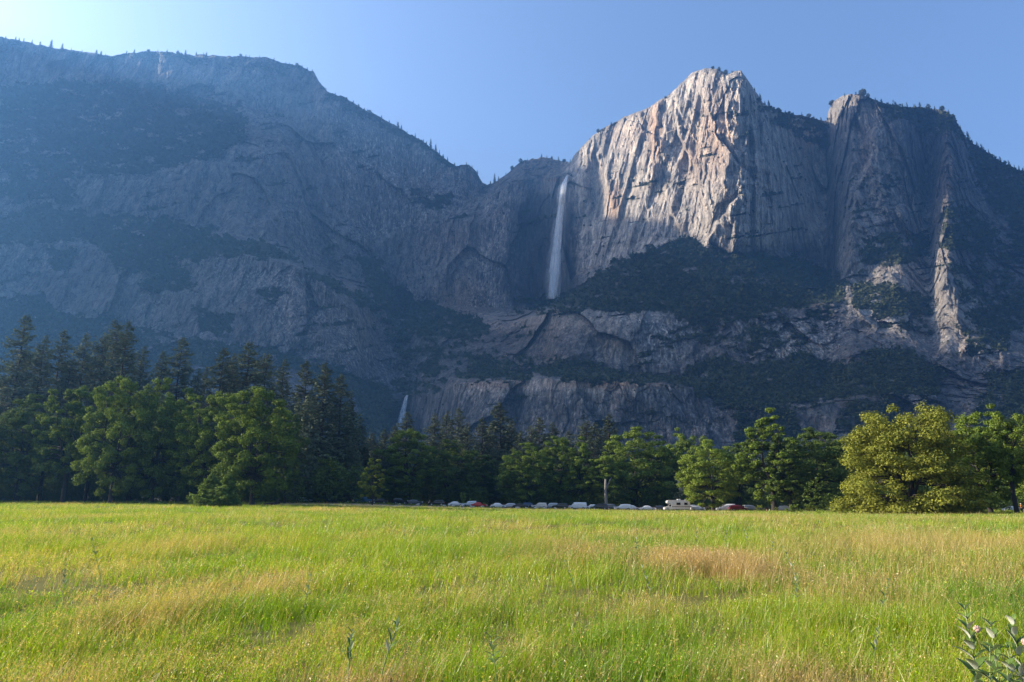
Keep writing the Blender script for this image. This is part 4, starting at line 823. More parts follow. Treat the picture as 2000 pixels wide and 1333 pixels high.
# --- the wood behind, which reads as one dark mass
def forest_mass():
    rng = np.random.default_rng(44); V, Q, T, n, MI = [], [], [], 0, []
    spots = []
    for k in range(150): spots.append((rng.uniform(-140, 720), rng.uniform(185, 300), 'p' if rng.random() < .55 else 'o', 1.0))
    for k in range(170): spots.append((rng.uniform(690, 1700), rng.uniform(255, 400), 'p' if rng.random() < .55 else 'o', 1.0))
    for k in range(50): spots.append((rng.uniform(1560, 2160), rng.uniform(190, 380), 'o', 1.))
    for k in range(330): spots.append((rng.uniform(-80, 2100), 0, 'l', 1.))
    for k in range(90): spots.append((rng.uniform(-900, -70), rng.uniform(158, 235), 'p' if k % 3 == 0 else 'o', 1.))
    for px, Y, t, s in spots:
        if t == 'l': Y = rng.uniform(178, 200) if px < 560 else rng.uniform(226, 260) if px < 1560 else rng.uniform(160, 260)
        x = at(px, 980, Y)[0]; z = tz(x, Y)
        if t == 'p': P = PINES[rng.integers(0, 4)]; H = 45; lim = at(px, np.interp(px, [0, 300, 600, 700, 1000, 1250, 1700], [740, 760, 770, 860, 862, 900, 900]), Y)[2] - z
        elif t == 'l': P = OAKS[rng.integers(0, 5)]; H = 20; lim = rng.uniform(3.5, 11)
        else: P = OAKS[rng.integers(0, 5)]; H = 20; lim = at(px, np.interp(px, [0, 560, 700, 900, 1250, 1600, 2000], [830, 850, 900, 892, 890, 880, 850]), Y)[2] - z
        _, v, q, tt = P[2]; m = len(q); pick = rng.choice(m, min(m, 2600 if t == 'p' else 1400 if t == 'l' else 3000), replace=False)
        h = lim * rng.uniform(.8, 1.0); sz = h / H; sxy = sz * (1.0 if t == 'o' else 1.5 if t == 'l' else min(1.25, .8 + 8 / h))
        vv = v[q[pick]].reshape(-1, 4, 3); cc = vv.mean(1, keepdims=True); vv = cc + (vv - cc) * 2.0
        a = rng.uniform(0, 6.28); ca, sa = math.cos(a), math.sin(a)
        vv = np.stack([(vv[..., 0] * ca - vv[..., 1] * sa) * sxy + x, (vv[..., 0] * sa + vv[..., 1] * ca) * sxy + Y, (vv[..., 2] if t == 'p' else (vv[..., 2] - .17 * H) * 1.2) * sz + z], -1).reshape(-1, 3)
        V.append(vv); Q.append(np.arange(len(vv)).reshape(-1, 4) + n); n += len(vv); T.append(np.repeat(tt[q[pick][:, 0]] * .6, 4)); MI.append(np.full(len(vv) // 4, 0 if t == 'p' else 1))
    me = mesh_np('forest', np.concatenate(V), [np.concatenate(Q)], [M_PINE, M_OAK_SHADE], {'tint': np.concatenate(T)}); me.polygons.foreach_set('material_index', np.concatenate(MI).astype(np.int32)); tag(obj('forest', me), kind='stuff')
    # weeds and low brush along the edge of the wood
    N = 5200; px = rng.uniform(-60, 2060, N); Y = np.where(px < 560, rng.uniform(150, 190, N), np.where(px < 1560, np.where(rng.random(N) < .5, rng.uniform(221, 235, N), rng.uniform(190, 202, N)), rng.uniform(112, 170, N)))
    keep = (px < 560) | (px > 1380) | (Y > 215) | (rng.random(N) < .25); px, Y = px[keep], Y[keep]; N = len(px); X = (px - 1000) / FPX / .975 * Y
    Z = terrain(X, Y); s = rng.uniform(.25, .8, N); K = 14; u = rng.normal(size=(N, K, 3)); u[..., 2] = np.abs(u[..., 2]); u /= np.linalg.norm(u, axis=2)[..., None]
    c = (np.stack([X, Y, Z], -1)[:, None] + u * s[:, None, None] * rng.uniform(.3, 1, (N, K, 1))).reshape(-1, 3)
    v, q = quads_at(c, u.reshape(-1, 3) + rng.normal(0, .4, (N * K, 3)), rng.uniform(.08, .22, N * K), rng); t = np.repeat(rng.uniform(0, 1, N * K), 4)
    tag(obj('undergrowth', mesh_np('undergrowth', v, [q], [M_OAK], {'tint': t})), kind='stuff')
forest_mass()

# --- small trees along the cliff tops
def rim_trees():
    proto_ids = {'p': PINES, 'o': OAKS}
    rows = [(11,7,'o'),(30,9,'p'),(37,8,'p'),(46,10,'p'),(62,10,'p'),(78,9,'p'),(99,21,'o'),(121,15,'o'),(139,6,'p'),(160,6,'p'),(188,10,'p'),(197,10,'p'),(206,5,'o'),(247,8,'o'),(262,9,'o'),(290,5,'o'),(308,6,'p'),(326,8,'o'),(347,8,'o'),(362,11,'o'),(383,9,'o'),(397,6,'o'),(403,10,'o'),
            (470,5,'o'),(480,7,'o'),(487,6,'o'),(507,5,'p'),(535,6,'p'),(558,5,'o'),(565,5,'p'),(580,6,'o'),(590,6,'o'),(600,5,'p'),(610,5,'o'),(655,5,'p'),(690,6,'p'),(700,6,'o'),(712,6,'p'),(722,6,'o'),(745,7,'p'),(760,7,'p'),(777,13,'p'),(784,11,'p'),(795,7,'p'),(811,10,'p'),(827,8,'p'),(833,9,'p'),(841,22,'p'),(851,17,'p'),(858,10,'p'),(866,8,'o'),(874,10,'p'),(888,7,'p'),(911,7,'o'),(922,6,'o'),(932,8,'p'),
            (958,7,'o'),(966,22,'p'),(974,8,'p'),(988,6,'p'),(1000,8,'o'),(1017,9,'o'),(1030,6,'o'),(1058,10,'p'),(1068,6,'p'),(1078,6,'o'),(1091,9,'p'),(1102,6,'o'),(1114,9,'p'),(1168,7,'o'),(1194,6,'p'),(1300,4,'o'),(1392,6,'o'),(1405,8,'o'),(1418,9,'o'),(1430,6,'o'),
            (1474,8,'o'),(1485,14,'p'),(1494,7,'o'),(1502,17,'p'),(1520,6,'o'),(1534,6,'o'),(1550,7,'o'),(1566,7,'p'),(1580,9,'o'),(1590,7,'o'),(1604,9,'p'),(1625,10,'o'),(1650,6,'o'),(1672,7,'o'),(1685,14,'o'),(1696,9,'o'),(1710,8,'o'),(1722,10,'o'),(1735,7,'o'),(1750,8,'o'),(1763,9,'o'),(1772,12,'o'),(1786,8,'o'),(1797,12,'o'),(1813,11,'o'),(1826,8,'o'),(1840,9,'o'),(1853,9,'o'),(1864,8,'o'),(1876,8,'p'),(1891,19,'p'),(1899,9,'o'),(1908,8,'p'),(1919,13,'p'),(1932,13,'p'),(1943,8,'p'),(1954,12,'p'),(1963,9,'o'),(1971,13,'p'),(1982,9,'p'),(1991,12,'p'),(1998,8,'p')]
    rng = np.random.default_rng(3)
    own = {99: 'largest rim tree, broad crowned, on the far left plateau edge', 121: 'second largest rim tree, round crowned, on the far left plateau edge', 841: 'tallest rim conifer above the fall-side shoulder of the left mountain', 851: 'rim conifer just right of the tallest one on the descending left ridge', 966: 'lone tall spindly conifer in the sky notch between the mountains', 1502: 'tall rim conifer on the right slope of the bright pale peak', 1485: 'rim conifer just left of the tall one beside the pale peak', 1891: 'biggest rim conifer right of the flat-topped tower', 777: 'rim conifer, left of a close pair on the left ridge', 784: 'rim conifer, right of a close pair on the left ridge', 1685: 'tree crowning the flat-topped tower of the right mountain', 1058: 'conifer on top of the low knob beside the waterfall lip'}
    for px, hp, t in rows:
        t = 'p' if t == 'o' and rng.random() < .55 else t
        P = proto_ids[t]; k = int(rng.integers(0, len(P))); p = wall_at(px, float(np.interp(px, pxs, skyl)) + 1.2); H = 45 if t == 'p' else 20
        h = (hp * 1.12 + 1.5) / FPX * p[1] * 1.02; sz = h / H; sx = sz * (1.25 if t == 'o' else 1.25)
        if px < 625: lab, g = 'tiny tree silhouetted on the hazy left plateau rim', 'trees along the left plateau rim'
        elif px < 945: lab, g = 'tiny tree on the ridge descending from the left mountain to the notch', 'trees along the descending left ridge'
        elif px < 1115: lab, g = 'tiny tree on the low knob left of the waterfall lip', 'trees on the knob by the waterfall'
        elif px < 1460: lab, g = 'tiny tree on the crest of the bright pale peak', 'trees on the pale peak'
        elif px < 1612: lab, g = 'tiny tree on the saddle between the pale peak and the tower', 'trees on the saddle'
        elif px < 1870: lab, g = 'tiny tree on top of the flat-topped right tower', 'trees on the right tower'
        else: lab, g = 'tiny tree on the ridge falling to the right edge', 'trees on the right ridge'
        o = empty('rim_tree', p - np.array([0, 0, h * .14]), (px * 7.7) % 6.28, (sx, sx, sz)); tag(o, own.get(px, lab), 'tree', None if px in own else g)
        obj('trunk', P[k][0], o); c = obj('crown', P[k][1], o)
        if t == 'o': c.material_slots[0].link = 'OBJECT'; c.material_slots[0].material = M_PINE
rim_trees()

# ------------------------------------------------------------------ waterfalls
def water_mat(name, alpha):
    m, n, l, p = mat(name); n.remove(p)
    d = n.new('ShaderNodeBsdfDiffuse'); t = n.new('ShaderNodeBsdfTranslucent'); tr = n.new('ShaderNodeBsdfTransparent')
    for q in (d, t): q.inputs[0].default_value = (.97, .98, .99, 1)
    a = n.new('ShaderNodeMixShader'); a.inputs[0].default_value = .5; l.new(d.outputs[0], a.inputs[1]); l.new(t.outputs[0], a.inputs[2])
    b = n.new('ShaderNodeMixShader'); l.new(tr.outputs[0], b.inputs[1]); l.new(a.outputs[0], b.inputs[2])
    tc = n.new('ShaderNodeTexCoord'); f = noise(n, l, tc.outputs['Object'], .12, 5, .65, (1, 1, .12)); r = ramp(n, [(.34, .45), (.58, 1.)]); l.new(f, r.inputs[0])
    l.new(math_(n, l, 'MULTIPLY', attr(n, 'tint').outputs['Fac'], math_(n, l, 'MULTIPLY', r.outputs[0], alpha)), b.inputs[0])
    l.new(b.outputs[0], n['Material Output'].inputs[0]); return m
def waterfall(name, label, path, off, N, alpha, seed):
    """a plume of falling strands, each a narrow ribbon at its own depth"""
    rng = np.random.default_rng(seed); p = np.array(path, float)
    Yw = np.array([min(wall_at(a + da, b)[1] for da in (-6, -3, 0, 3, 6)) for a, b, _ in path]) - off
    Yw = np.minimum.accumulate(Yw) if off > 4 else Yw
    if off > 10: Yw = Yw - 34 * np.exp(-((p[:, 1] - 372) / 22) ** 2)
    V, Q, T, n = [], [], [], 0
    for k in range(N):
        t0 = rng.uniform(-.1, .92) if k > N // 6 else 0; ln = rng.uniform(.10, .38); S = 9
        ts = np.clip(np.linspace(t0, t0 + ln, S), 0, 1); py = p[0, 1] + ts * (p[-1, 1] - p[0, 1]); cx = np.interp(py, p[:, 1], p[:, 0]); hw = np.interp(py, p[:, 1], p[:, 2]); Y = np.interp(py, p[:, 1], Yw)
        if k % 4 == 1: hw = hw * 1.75
        u = np.clip(rng.normal(0, .42), -1, 1); dep = rng.uniform(-1, 1); w = rng.uniform(.10, .38)
        fade = np.sin(np.linspace(.12, 3.02, S)) * rng.uniform(.4, 1) * (.35 if k % 4 == 1 else 1)
        wv = np.cumsum(rng.normal(0, .05, S))
        L = np.array([at(c + h * (u + a - w / 2), y, yy + dep * h / FPX * yy) for c, h, a, y, yy in zip(cx, hw, wv, py, Y)]); Rr = np.array([at(c + h * (u + a + w / 2), y, yy + dep * h / FPX * yy + .3) for c, h, a, y, yy in zip(cx, hw, wv, py, Y)])
        V.append(np.stack([L, Rr], 1).reshape(-1, 3)); Q.append(np.array([(2 * i, 2 * i + 1, 2 * i + 3, 2 * i + 2) for i in range(S - 1)]) + n); n += 2 * S; T.append(np.repeat(fade * (1 - .62 * ts), 2))
    me = mesh_np(name, np.concatenate(V), [np.concatenate(Q)], [water_mat(name + '_water', alpha)], {'tint': np.concatenate(T)}, True)
    return tag(obj(name, me), label, 'waterfall')
SC.cycles.transparent_max_bounces = 40
waterfall('waterfall', 'tall white waterfall dropping from the notch down the shaded cliff', [(1108,343,1.2),(1105,352,2.4),(1101,362,4.6),(1098,378,5.2),(1096,400,5),(1092,430,6),(1089,465,7.5),(1086,495,9.5),(1084,525,12.5),(1081,552,14),(1079,584,14)], 16, 760, .9, 2)
waterfall('waterfall', 'short blue-white waterfall in the dark gorge above the conifers', [(796,772,1.5),(793,778,2.5),(790,790,4),(786,806,5.5),(783,822,6.5),(780,842,7)], 8, 300, 1.0, 3)
waterfall('waterfall', 'thin wispy waterfall trickling down the hazy left wall', [(741,394,1.2),(744,410,2),(748,428,2.5),(752,445,3),(757,466,3)], 2.5, 60, .30, 4)

# ------------------------------------------------------------------ parked vehicles
M_TYRE = simple('tyre_rubber', (.02, .02, .02), .85); M_RIM = simple('rim_metal', (.45, .45, .46), .35, .8); M_GLASS = simple('dark_glass', (.008, .009, .011), .22, 0, .3)
M_LAMP = simple('lamp_glass', (.75, .76, .74), .15); M_TAIL = simple('red_lamp', (.45, .015, .012), .25); M_TRIM = simple('dark_trim', (.03, .03, .032), .6)
PAINT = {}
def paint(c):
    if c not in PAINT:
        m = simple('car_paint', c, .32); m.node_tree.nodes['Principled BSDF'].inputs['Coat Weight'].default_value = .6; PAINT[c] = m
    return PAINT[c]
SPEC = {   # length, half width, belt, roof, body outline, cabin outline (x, z), wheel x
 'saloon': (4.7, .90, [(-2.3,.32),(-2.34,.62),(-2.28,.92),(-1.75,1.0),(1.0,.98),(1.9,.84),(2.28,.68),(2.34,.5),(2.3,.30)], [(-1.75,.98),(-1.0,1.42),(-.6,1.47),(.15,1.46),(.5,1.36),(1.15,.96)], (-1.38, 1.42), .33),
 'hatch': (4.2, .88, [(-2.05,.34),(-2.1,.7),(-2.05,1.0),(1.05,1.0),(1.75,.88),(2.08,.7),(2.1,.34)], [(-2.03,1.0),(-1.75,1.42),(-1.3,1.52),(.1,1.50),(.5,1.38),(1.15,.98)], (-1.28, 1.32), .33),
 'offroader': (4.75, .94, [(-2.32,.42),(-2.36,.8),(-2.32,1.12),(1.0,1.12),(2.05,1.04),(2.34,.85),(2.36,.45)], [(-2.3,1.1),(-2.08,1.66),(-1.8,1.76),(.1,1.75),(.45,1.64),(1.05,1.1)], (-1.42, 1.45), .39),
 'people_carrier': (5.05, .97, [(-2.48,.36),(-2.52,.7),(-2.48,1.08),(1.2,1.08),(2.1,.95),(2.48,.75),(2.52,.38)], [(-2.46,1.06),(-2.25,1.62),(-1.9,1.76),(.2,1.75),(.7,1.58),(1.6,1.04)], (-1.5, 1.55), .36),
 'van': (5.6, 1.0, [(-2.75,.40),(-2.8,.75),(-2.78,1.2),(1.6,1.2),(2.35,1.08),(2.72,.9),(2.8,.5),(2.75,.38)], [(-2.76,1.18),(-2.68,1.9),(-2.45,2.05),(.75,2.05),(1.15,1.95),(1.95,1.16)], (-1.6, 1.75), .36),
 'pickup': (5.7, .98, [(-2.82,.48),(-2.86,.8),(-2.84,1.12),(1.1,1.14),(2.4,1.06),(2.8,.9),(2.86,.5)], [(-.85,1.12),(-.7,1.72),(-.45,1.82),(.55,1.80),(.85,1.68),(1.35,1.12)], (-1.75, 1.8), .40),
}
VM = {}
def wheel_mb(r):
    mb = MB(); mb.tube([(0, -.11, 0), (0, .11, 0)], r, 18); rm = MB(); rm.tube([(0, -.125, 0), (0, .125, 0)], r * .62, 12); return mb.mesh('wheel', [M_TYRE]), rm.mesh('rim', [M_RIM])
def vehicle_meshes(kind):
    if kind in VM: return VM[kind]
    L, hw, body, cab, wx2, wr = SPEC[kind]; D = {}
    prof = [(x, z, hw * (.93 if z < .5 else 1.0 if z < 1.0 else .955) * (.9 if abs(x) > L / 2 - .12 else 1)) for x, z in body]
    bel = cab[0][1]; top = max(z for _, z in cab)
    cp = [(x, z, hw * (.94 - .20 * (z - bel) / (top - bel))) for x, z in cab]
    mb = MB(); mb.prism(prof); mb.prism(cp)
    for s in (-1, 1): mb.box(.62 * 1.1, .62 * 1.1 + .18, s * hw * 1.0 - (.16 if s < 0 else 0), s * hw * 1.0 + (.16 if s > 0 else 0), bel, bel + .16)
    D['body'] = mb
    inner = lambda x, z: hw * (.94 - .20 * (z - bel) / (top - bel)) + .012
    # side panes follow the cabin outline, with pillars left between them
    xs_ = [p[0] for p in cab]; f_top = lambda x: np.interp(x, xs_, [p[1] for p in cab])
    z0 = bel + .05; cuts = {'saloon': [(-1.45,-.42),(-.34,.80)], 'hatch': [(-1.8,-.6),(-.5,.82)], 'offroader': [(-2.1,-1.25),(-1.15,-.15),(-.06,.78)], 'people_carrier': [(-2.2,-1.2),(-1.1,.1),(.2,1.15)], 'van': [(-2.6,-1.5),(-1.42,-.3),(-.22,.55),(.65,1.55)], 'pickup': [(-.68,.18),(.26,1.08)]}[kind]
    panes = []
    for s in (-1, 1):
        mb = MB()
        for a, b in cuts:
            xx = np.linspace(a, b, 6); zt = np.array([max(z0 + .02, f_top(x) - .09) for x in xx])
            v = [(x, s * inner(x, z0), z0) for x in xx] + [(x, s * inner(x, z), z) for x, z in zip(xx, zt)]
            mb.add(v, [(i, i + 1, 7 + i, 6 + i) for i in range(5)])
        panes.append(mb)
    D['panes'] = panes
    mb = MB(); (xa, za), (xb, zb) = cab[-1], cab[-2]
    if kind != 'x':
        (xt, zt) = cab[-3] if zb < top - .25 else cab[-2]
        for (x0, zz0), (x1, zz1), off in (((xa, za + .03), (xb, zb), .012), ((cab[0][0], cab[0][1] + .03), (cab[1][0], cab[1][1] - .02), -.012)):
            h0, h1 = inner(x0, zz0) - .09, inner(x1, zz1) - .09
            mb.add([(x0 + off, -h0, zz0), (x0 + off, h0, zz0), (x1 + off, h1, zz1 + .005), (x1 + off, -h1, zz1 + .005)], [(0, 1, 2, 3)])
    D['screens'] = mb
    D['wheels'] = wx2, wr, hw
    fz = body[-3][1]
    D['head'] = [MB(), MB()]; D['tail'] = [MB(), MB()]
    for k, s in enumerate((-1, 1)):
        D['head'][k].box(L / 2 - .16, L / 2 + .012, s * (hw - .30) - .16, s * (hw - .30) + .16, fz - .10, fz + .08)
        D['tail'][k].box(-L / 2 - .03, -L / 2 + .10, s * (hw - .2) - .12, s * (hw - .2) + .12, bel - .24, bel - .04)
    bp = MB(); bp.box(L / 2 - .1, L / 2 + .03, -hw * .8, hw * .8, .30, .42); bp.box(-L / 2 - .04, -L / 2 + .1, -hw * .8, hw * .8, .32, .46); D['bumper'] = bp
    R_ = {'body': D['body'].mesh(kind + '_body', [paint((.5, .5, .5))]), 'panes': [q.mesh(kind + '_window', [M_GLASS]) for q in panes], 'screens': D['screens'].mesh(kind + '_windscreen', [M_GLASS]), 'wheel': wheel_mb(wr), 'head': [q.mesh(kind + '_headlight', [M_LAMP]) for q in D['head']], 'tail': [q.mesh(kind + '_tail_light', [M_TAIL]) for q in D['tail']], 'bumper': bp.mesh(kind + '_bumper', [M_TRIM]), 'w': D['wheels']}
    VM[kind] = R_; return R_
GV_ = 'vehicles parked along the road'
CATS = {'saloon': 'car', 'hatch': 'car', 'offroader': 'car', 'people_carrier': 'car', 'van': 'van', 'pickup': 'pickup'}
def vehicle(kind, px, Y, right, col, label, yaw=0.):
    d = vehicle_meshes(kind); x = at(px, 985, Y)[0]; wx2, wr, hw = d['w']
    zr = max(tz(x - 1.5, Y), tz(x + 1.5, Y), tz(x, Y - .8)) + .06
    o = empty('parked_' + CATS[kind], (x, Y, zr), (0 if right else math.pi) + yaw); tag(o, label, CATS[kind], GV_)
    b = obj('body', d['body'], o); b.material_slots[0].link = 'OBJECT'; b.material_slots[0].material = paint(col)
    for q in d['panes']: obj('window', q, o)
    obj('windscreen', d['screens'], o)
    for q in d['head']: obj('headlight', q, o)
    for q in d['tail']: obj('tail_light', q, o)
    obj('bumper', d['bumper'], o)
    for wx_ in wx2:
        for s in (-1, 1):
            w = obj('wheel', d['wheel'][0], o); w.location = (wx_, s * (hw - .09), wr); obj('rim', d['wheel'][1], w)
    return o
WHT, SIL, BLK, NVY, RED, LBL, GRY, BEI, DBL = (.80, .80, .79), (.42, .43, .45), (.012, .013, .015), (.02, .045, .11), (.42, .012, .012), (.55, .74, .85), (.10, .11, .12), (.55, .52, .46), (.06, .20, .38)
ROWN, ROWF = 208, 216
for a in [
 ('saloon', 535, ROWF, True, DBL, 'dull blue saloon in deep shade, leftmost parked car'), ('saloon', 594, 207, True, LBL, 'pale blue saloon parked alone in the sun, left end of the row'), ('hatch', 630, ROWN, True, NVY, 'dark blue hatchback right of the pale blue saloon'), ('saloon', 653, ROWF, True, NVY, 'navy saloon mostly hidden by tall weeds'),
 ('offroader', 671, ROWN, False, BLK, 'black off-roader left of the blue pickup'), ('pickup', 711, ROWN, True, DBL, 'blue pickup below the yellow-green tree'), ('saloon', 741, ROWN, False, BLK, 'black saloon right of the blue pickup, red lamp towards it', ), ('offroader', 783, ROWF, True, BLK, 'black off-roader with a bright glint on its roof, deep in shade'),
 ('hatch', 812, ROWF, True, GRY, 'dark grey hatchback in shade behind the first boulder'), ('offroader', 853, ROWN, False, BLK, 'black off-roader just left of the first white saloon'), ('saloon', 891, ROWN, True, WHT, 'white saloon left of the light silver off-roader'), ('offroader', 918, 211.5, False, (.6, .62, .66), 'light silver off-roader partly behind the red saloon'),
 ('saloon', 936, 205.5, True, RED, 'bright red saloon, only red low car in the row'), ('saloon', 973, ROWN, True, WHT, 'white saloon in the middle of the row, left of the silver hatchback'), ('hatch', 994, 209.5, False, SIL, 'silver hatchback touching the black saloon'), ('saloon', 1017, ROWN, True, BLK, 'black saloon between the silver hatchback and beige off-roader'),
 ('offroader', 1035, ROWF, True, NVY, 'navy off-roader in the shade behind the black saloon'), ('offroader', 1054, ROWN, False, BEI, 'beige off-roader left of the silver one'), ('offroader', 1075, ROWN, False, SIL, 'silver off-roader between the beige and the black ones'), ('offroader', 1094, 206.5, False, BLK, 'black off-roader left of the white passenger van'),
 ('van', 1127, ROWN, False, WHT, 'white passenger van with a band of dark windows'), ('saloon', 1155, ROWF, False, WHT, 'white saloon mostly hidden behind the long black off-roader'), ('people_carrier', 1170, 206.5, False, BLK, 'long black off-roader right of the white passenger van'), ('offroader', 1197, ROWF, True, GRY, 'dark grey off-roader behind the long black one'),
 ('people_carrier', 1216, 206, False, WHT, 'white people carrier in front of the tallest middle oak'), ('saloon', 1234, 211, True, WHT, 'white saloon whose nose shows behind the white people carrier'), ('saloon', 1265, 205.5, True, WHT, 'white saloon standing alone left of the motorhome'), ('hatch', 1291, ROWF, True, GRY, 'dark grey hatchback in front of the motorhome cab'),
 ('offroader', 1344, 214, False, SIL, 'silver off-roader hidden behind the motorhome tail'), ('hatch', 1362, ROWN, True, WHT, 'white hatchback under low oak branches'), ('van', 1417, ROWN, False, WHT, 'white van cut in two by a dark oak trunk'), ('people_carrier', 1441, 206, True, (.16, .008, .008), 'dark red people carrier under the oaks'), ('offroader', 1466, 208, True, SIL, 'silver off-roader right of the dark red people carrier'),
 ('hatch', 1525, 190, False, WHT, 'white hatchback glimpsed between two dark trunks'), ('saloon', 1630, 236, True, SIL, 'silver saloon far back beneath the oaks by the big olive tree'), ('saloon', 1975, 178, False, WHT, 'white saloon between trunks at the far right')]:
    vehicle(*a[:6], yaw=((a[1] * 37) % 17 - 8) * .022)
def motorhome():
    Y = 206; x = at(1321, 985, Y)[0]; z = max(tz(x - 2, Y), tz(x + 2, Y)) + .06
    W_ = paint((.74, .72, .66)); o = empty('motorhome', (x, Y, z), math.pi + .04); tag(o, 'cream motorhome with an over-cab bulge, tallest parked vehicle', 'motorhome', GV_)
    mb = MB(); mb.prism([(-3.7,.55,1.15),(-3.74,1.0,1.18),(-3.7,2.95,1.18),(-3.5,3.12,1.08),(1.9,3.15,1.08),(2.7,2.98,1.02),(2.95,2.6,1.0),(2.8,2.25,1.1),(1.75,2.1,1.18),(1.75,.55,1.15)]); obj('body', mb.mesh('body', [W_]), o)
    mb = MB(); mb.prism([(1.7,.42,.98),(1.7,2.05,.86),(2.15,2.02,.84),(2.75,1.28,.94),(3.55,1.1,.94),(3.75,.9,.92),(3.76,.45,.92)]); obj('cab', mb.mesh('cab', [W_]), o)
    for s in (-1, 1):
        for x0, x1, z0, z1 in ((-3.0,-2.0,1.75,2.4), (-.9,.3,1.75,2.4)):
            mb = MB(); mb.box(x0, x1, s * 1.185 - .012, s * 1.185 + .012, z0, z1); obj('window', mb.mesh('window', [M_GLASS]), o)
        mb = MB(); mb.box(1.85, 2.4, s * .93 - .03, s * .93 + .03, 1.32, 1.8); obj('window', mb.mesh('window', [M_GLASS]), o)
        mb = MB(); mb.box(3.62, 3.78, s * .7 - .15, s * .7 + .15, .78, .98); obj('headlight', mb.mesh('headlight', [M_LAMP]), o)
        mb = MB(); mb.box(-3.78, -3.7, s * .9 - .1, s * .9 + .1, 1.0, 1.3); obj('tail_light', mb.mesh('tail_light', [M_TAIL]), o)
        mb = MB(); mb.box(-3.6, 1.7, s * 1.187 - .008, s * 1.187 + .008, 1.18, 1.36); obj('stripe', mb.mesh('stripe', [paint((.22, .20, .17))]), o)
        for wx_ in (-2.1, 2.85):
            tw = wheel_mb(.39); w = obj('wheel', tw[0], o); w.location = (wx_, s * .95, .39); obj('rim', tw[1], w)
    mb = MB(); mb.add([(2.2, -.72, 1.98), (2.2, .72, 1.98), (2.77, .82, 1.32), (2.77, -.82, 1.32)], [(0, 1, 2, 3)]); obj('windscreen', mb.mesh('windscreen', [M_GLASS]), o)
    mb = MB(); mb.box(-1.2, -.3, -.4, .4, 3.13, 3.42); obj('roof_unit', mb.mesh('roof_unit', [W_]), o)
    mb = MB(); mb.box(-3.3, -2.6, -.3, .3, 3.12, 3.26); obj('roof_hatch', mb.mesh('roof_hatch', [W_]), o)
motorhome()

# boulders along the verge, cones, a dark log heap
M_BOUL = bark('boulder_granite', (.20, .18, .16), (.46, .43, .39))
def blob(seed, r=(1, 1, 1), sub=3):
    import bmesh
    bm = bmesh.new(); bmesh.ops.create_icosphere(bm, subdivisions=sub, radius=1); v = np.array([q.co[:] for q in bm.verts]); f = np.array([[q.index for q in p.verts] for p in bm.faces]); bm.free()
    k = 1 + .38 * fbm(v[:, 0] * 1.1 + seed, v[:, 1] * 1.1, v[:, 2] * 1.1, 3)
    h, _ = facets(v[:, 0] * .9 + seed, v[:, 1] * .9 + 3, v[:, 2] * .9); return v * (k + .22 * h)[:, None] * np.array(r), f
BM_ = []
for k in range(3): v, f = blob(3.7 * k + 1, (1, .8, .62)); BM_.append(mesh_np('boulder', v, f, [M_BOUL]))
for i, (px, s, lab) in enumerate([(816,.75,'dark pale-topped boulder in front of the dark grey hatchback'), (867,.7,'boulder just left of the white saloon by the light silver off-roader'), (885,.6,'boulder below the front wheel of that white saloon'), (903,.7,'boulder between the white saloon and the light silver off-roader'), (921,.75,'reddish boulder in front of the red saloon'), (942,.75,'boulder right of the red saloon nose'), (958,.55,'small boulder left of the middle white saloon'), (1011,.8,'pale boulder in front of the black saloon'), (1028,.6,'low boulder left of the beige off-roader'), (1048,.8,'pale boulder in front of the beige off-roader'), (1062,.85,'largest boulder, in front of the silver off-roader'), (780,.5,'small boulder among weeds under the shaded off-roader'), (1085,.5,'small boulder left of the black off-roader'), (1110,.5,'small boulder by the nose of the white passenger van')]):
    Y = 203.2; x = at(px, 985, Y)[0]; o = obj('boulder', BM_[i % 3]); s *= .9; o.location = (x, Y, tz(x, Y) + s * .3); o.scale = (s, s, s); o.rotation_euler = (0, 0, px * 1.7); tag(o, lab, 'boulder', 'boulders along the road verge')
M_CONE = simple('cone_red', (.62, .06, .02), .6); M_WH = simple('reflective_white', (.75, .75, .72), .5)
for px, lab in ((1496.5, 'left one of two red traffic cones by the low shrub'), (1502, 'right one of two red traffic cones, nearer the dark trunk')):
    Y = 168; x = at(px, 985, Y)[0]; o = empty('traffic_cone', (x, Y, tz(x, Y))); tag(o, lab, 'traffic cone', 'traffic cones')
    mb = MB(); mb.box(-.19, .19, -.19, .19, 0, .04); obj('base', mb.mesh('base', [M_TRIM]), o)
    mb = MB(); mb.tube([(0, 0, .04), (0, 0, .75)], [.15, .03], 14); obj('cone', mb.mesh('cone', [M_CONE]), o)
    mb = MB(); mb.tube([(0, 0, .42), (0, 0, .62)], [.094, .062], 14); obj('band', mb.mesh('band', [M_WH]), o)
for k, (px, L, r, tilt, lab) in enumerate(((531, 3.2, .32, .10, 'dark fallen log lying in the grass right of the thick-trunked oak'), (540, 1.6, .28, .75, 'broken dark log leaning up on the fallen one'))):
    Y = 147 - k * .8; x = at(px, 985, Y)[0]; mb = MB(); mb.tube([(-L / 2, 0, 0), (-L / 6, .1, .04), (L / 5, -.05, 0), (L / 2, .05, .05)], [r, r * .95, r * .8, r * .6], 9)
    o = obj('log', mb.mesh('log', [M_BARK])); o.location = (x, Y, tz(x, Y) + r * .8 + math.sin(tilt) * L / 2); o.rotation_euler = (0, -tilt, .3 + k); tag(o, lab, 'log')

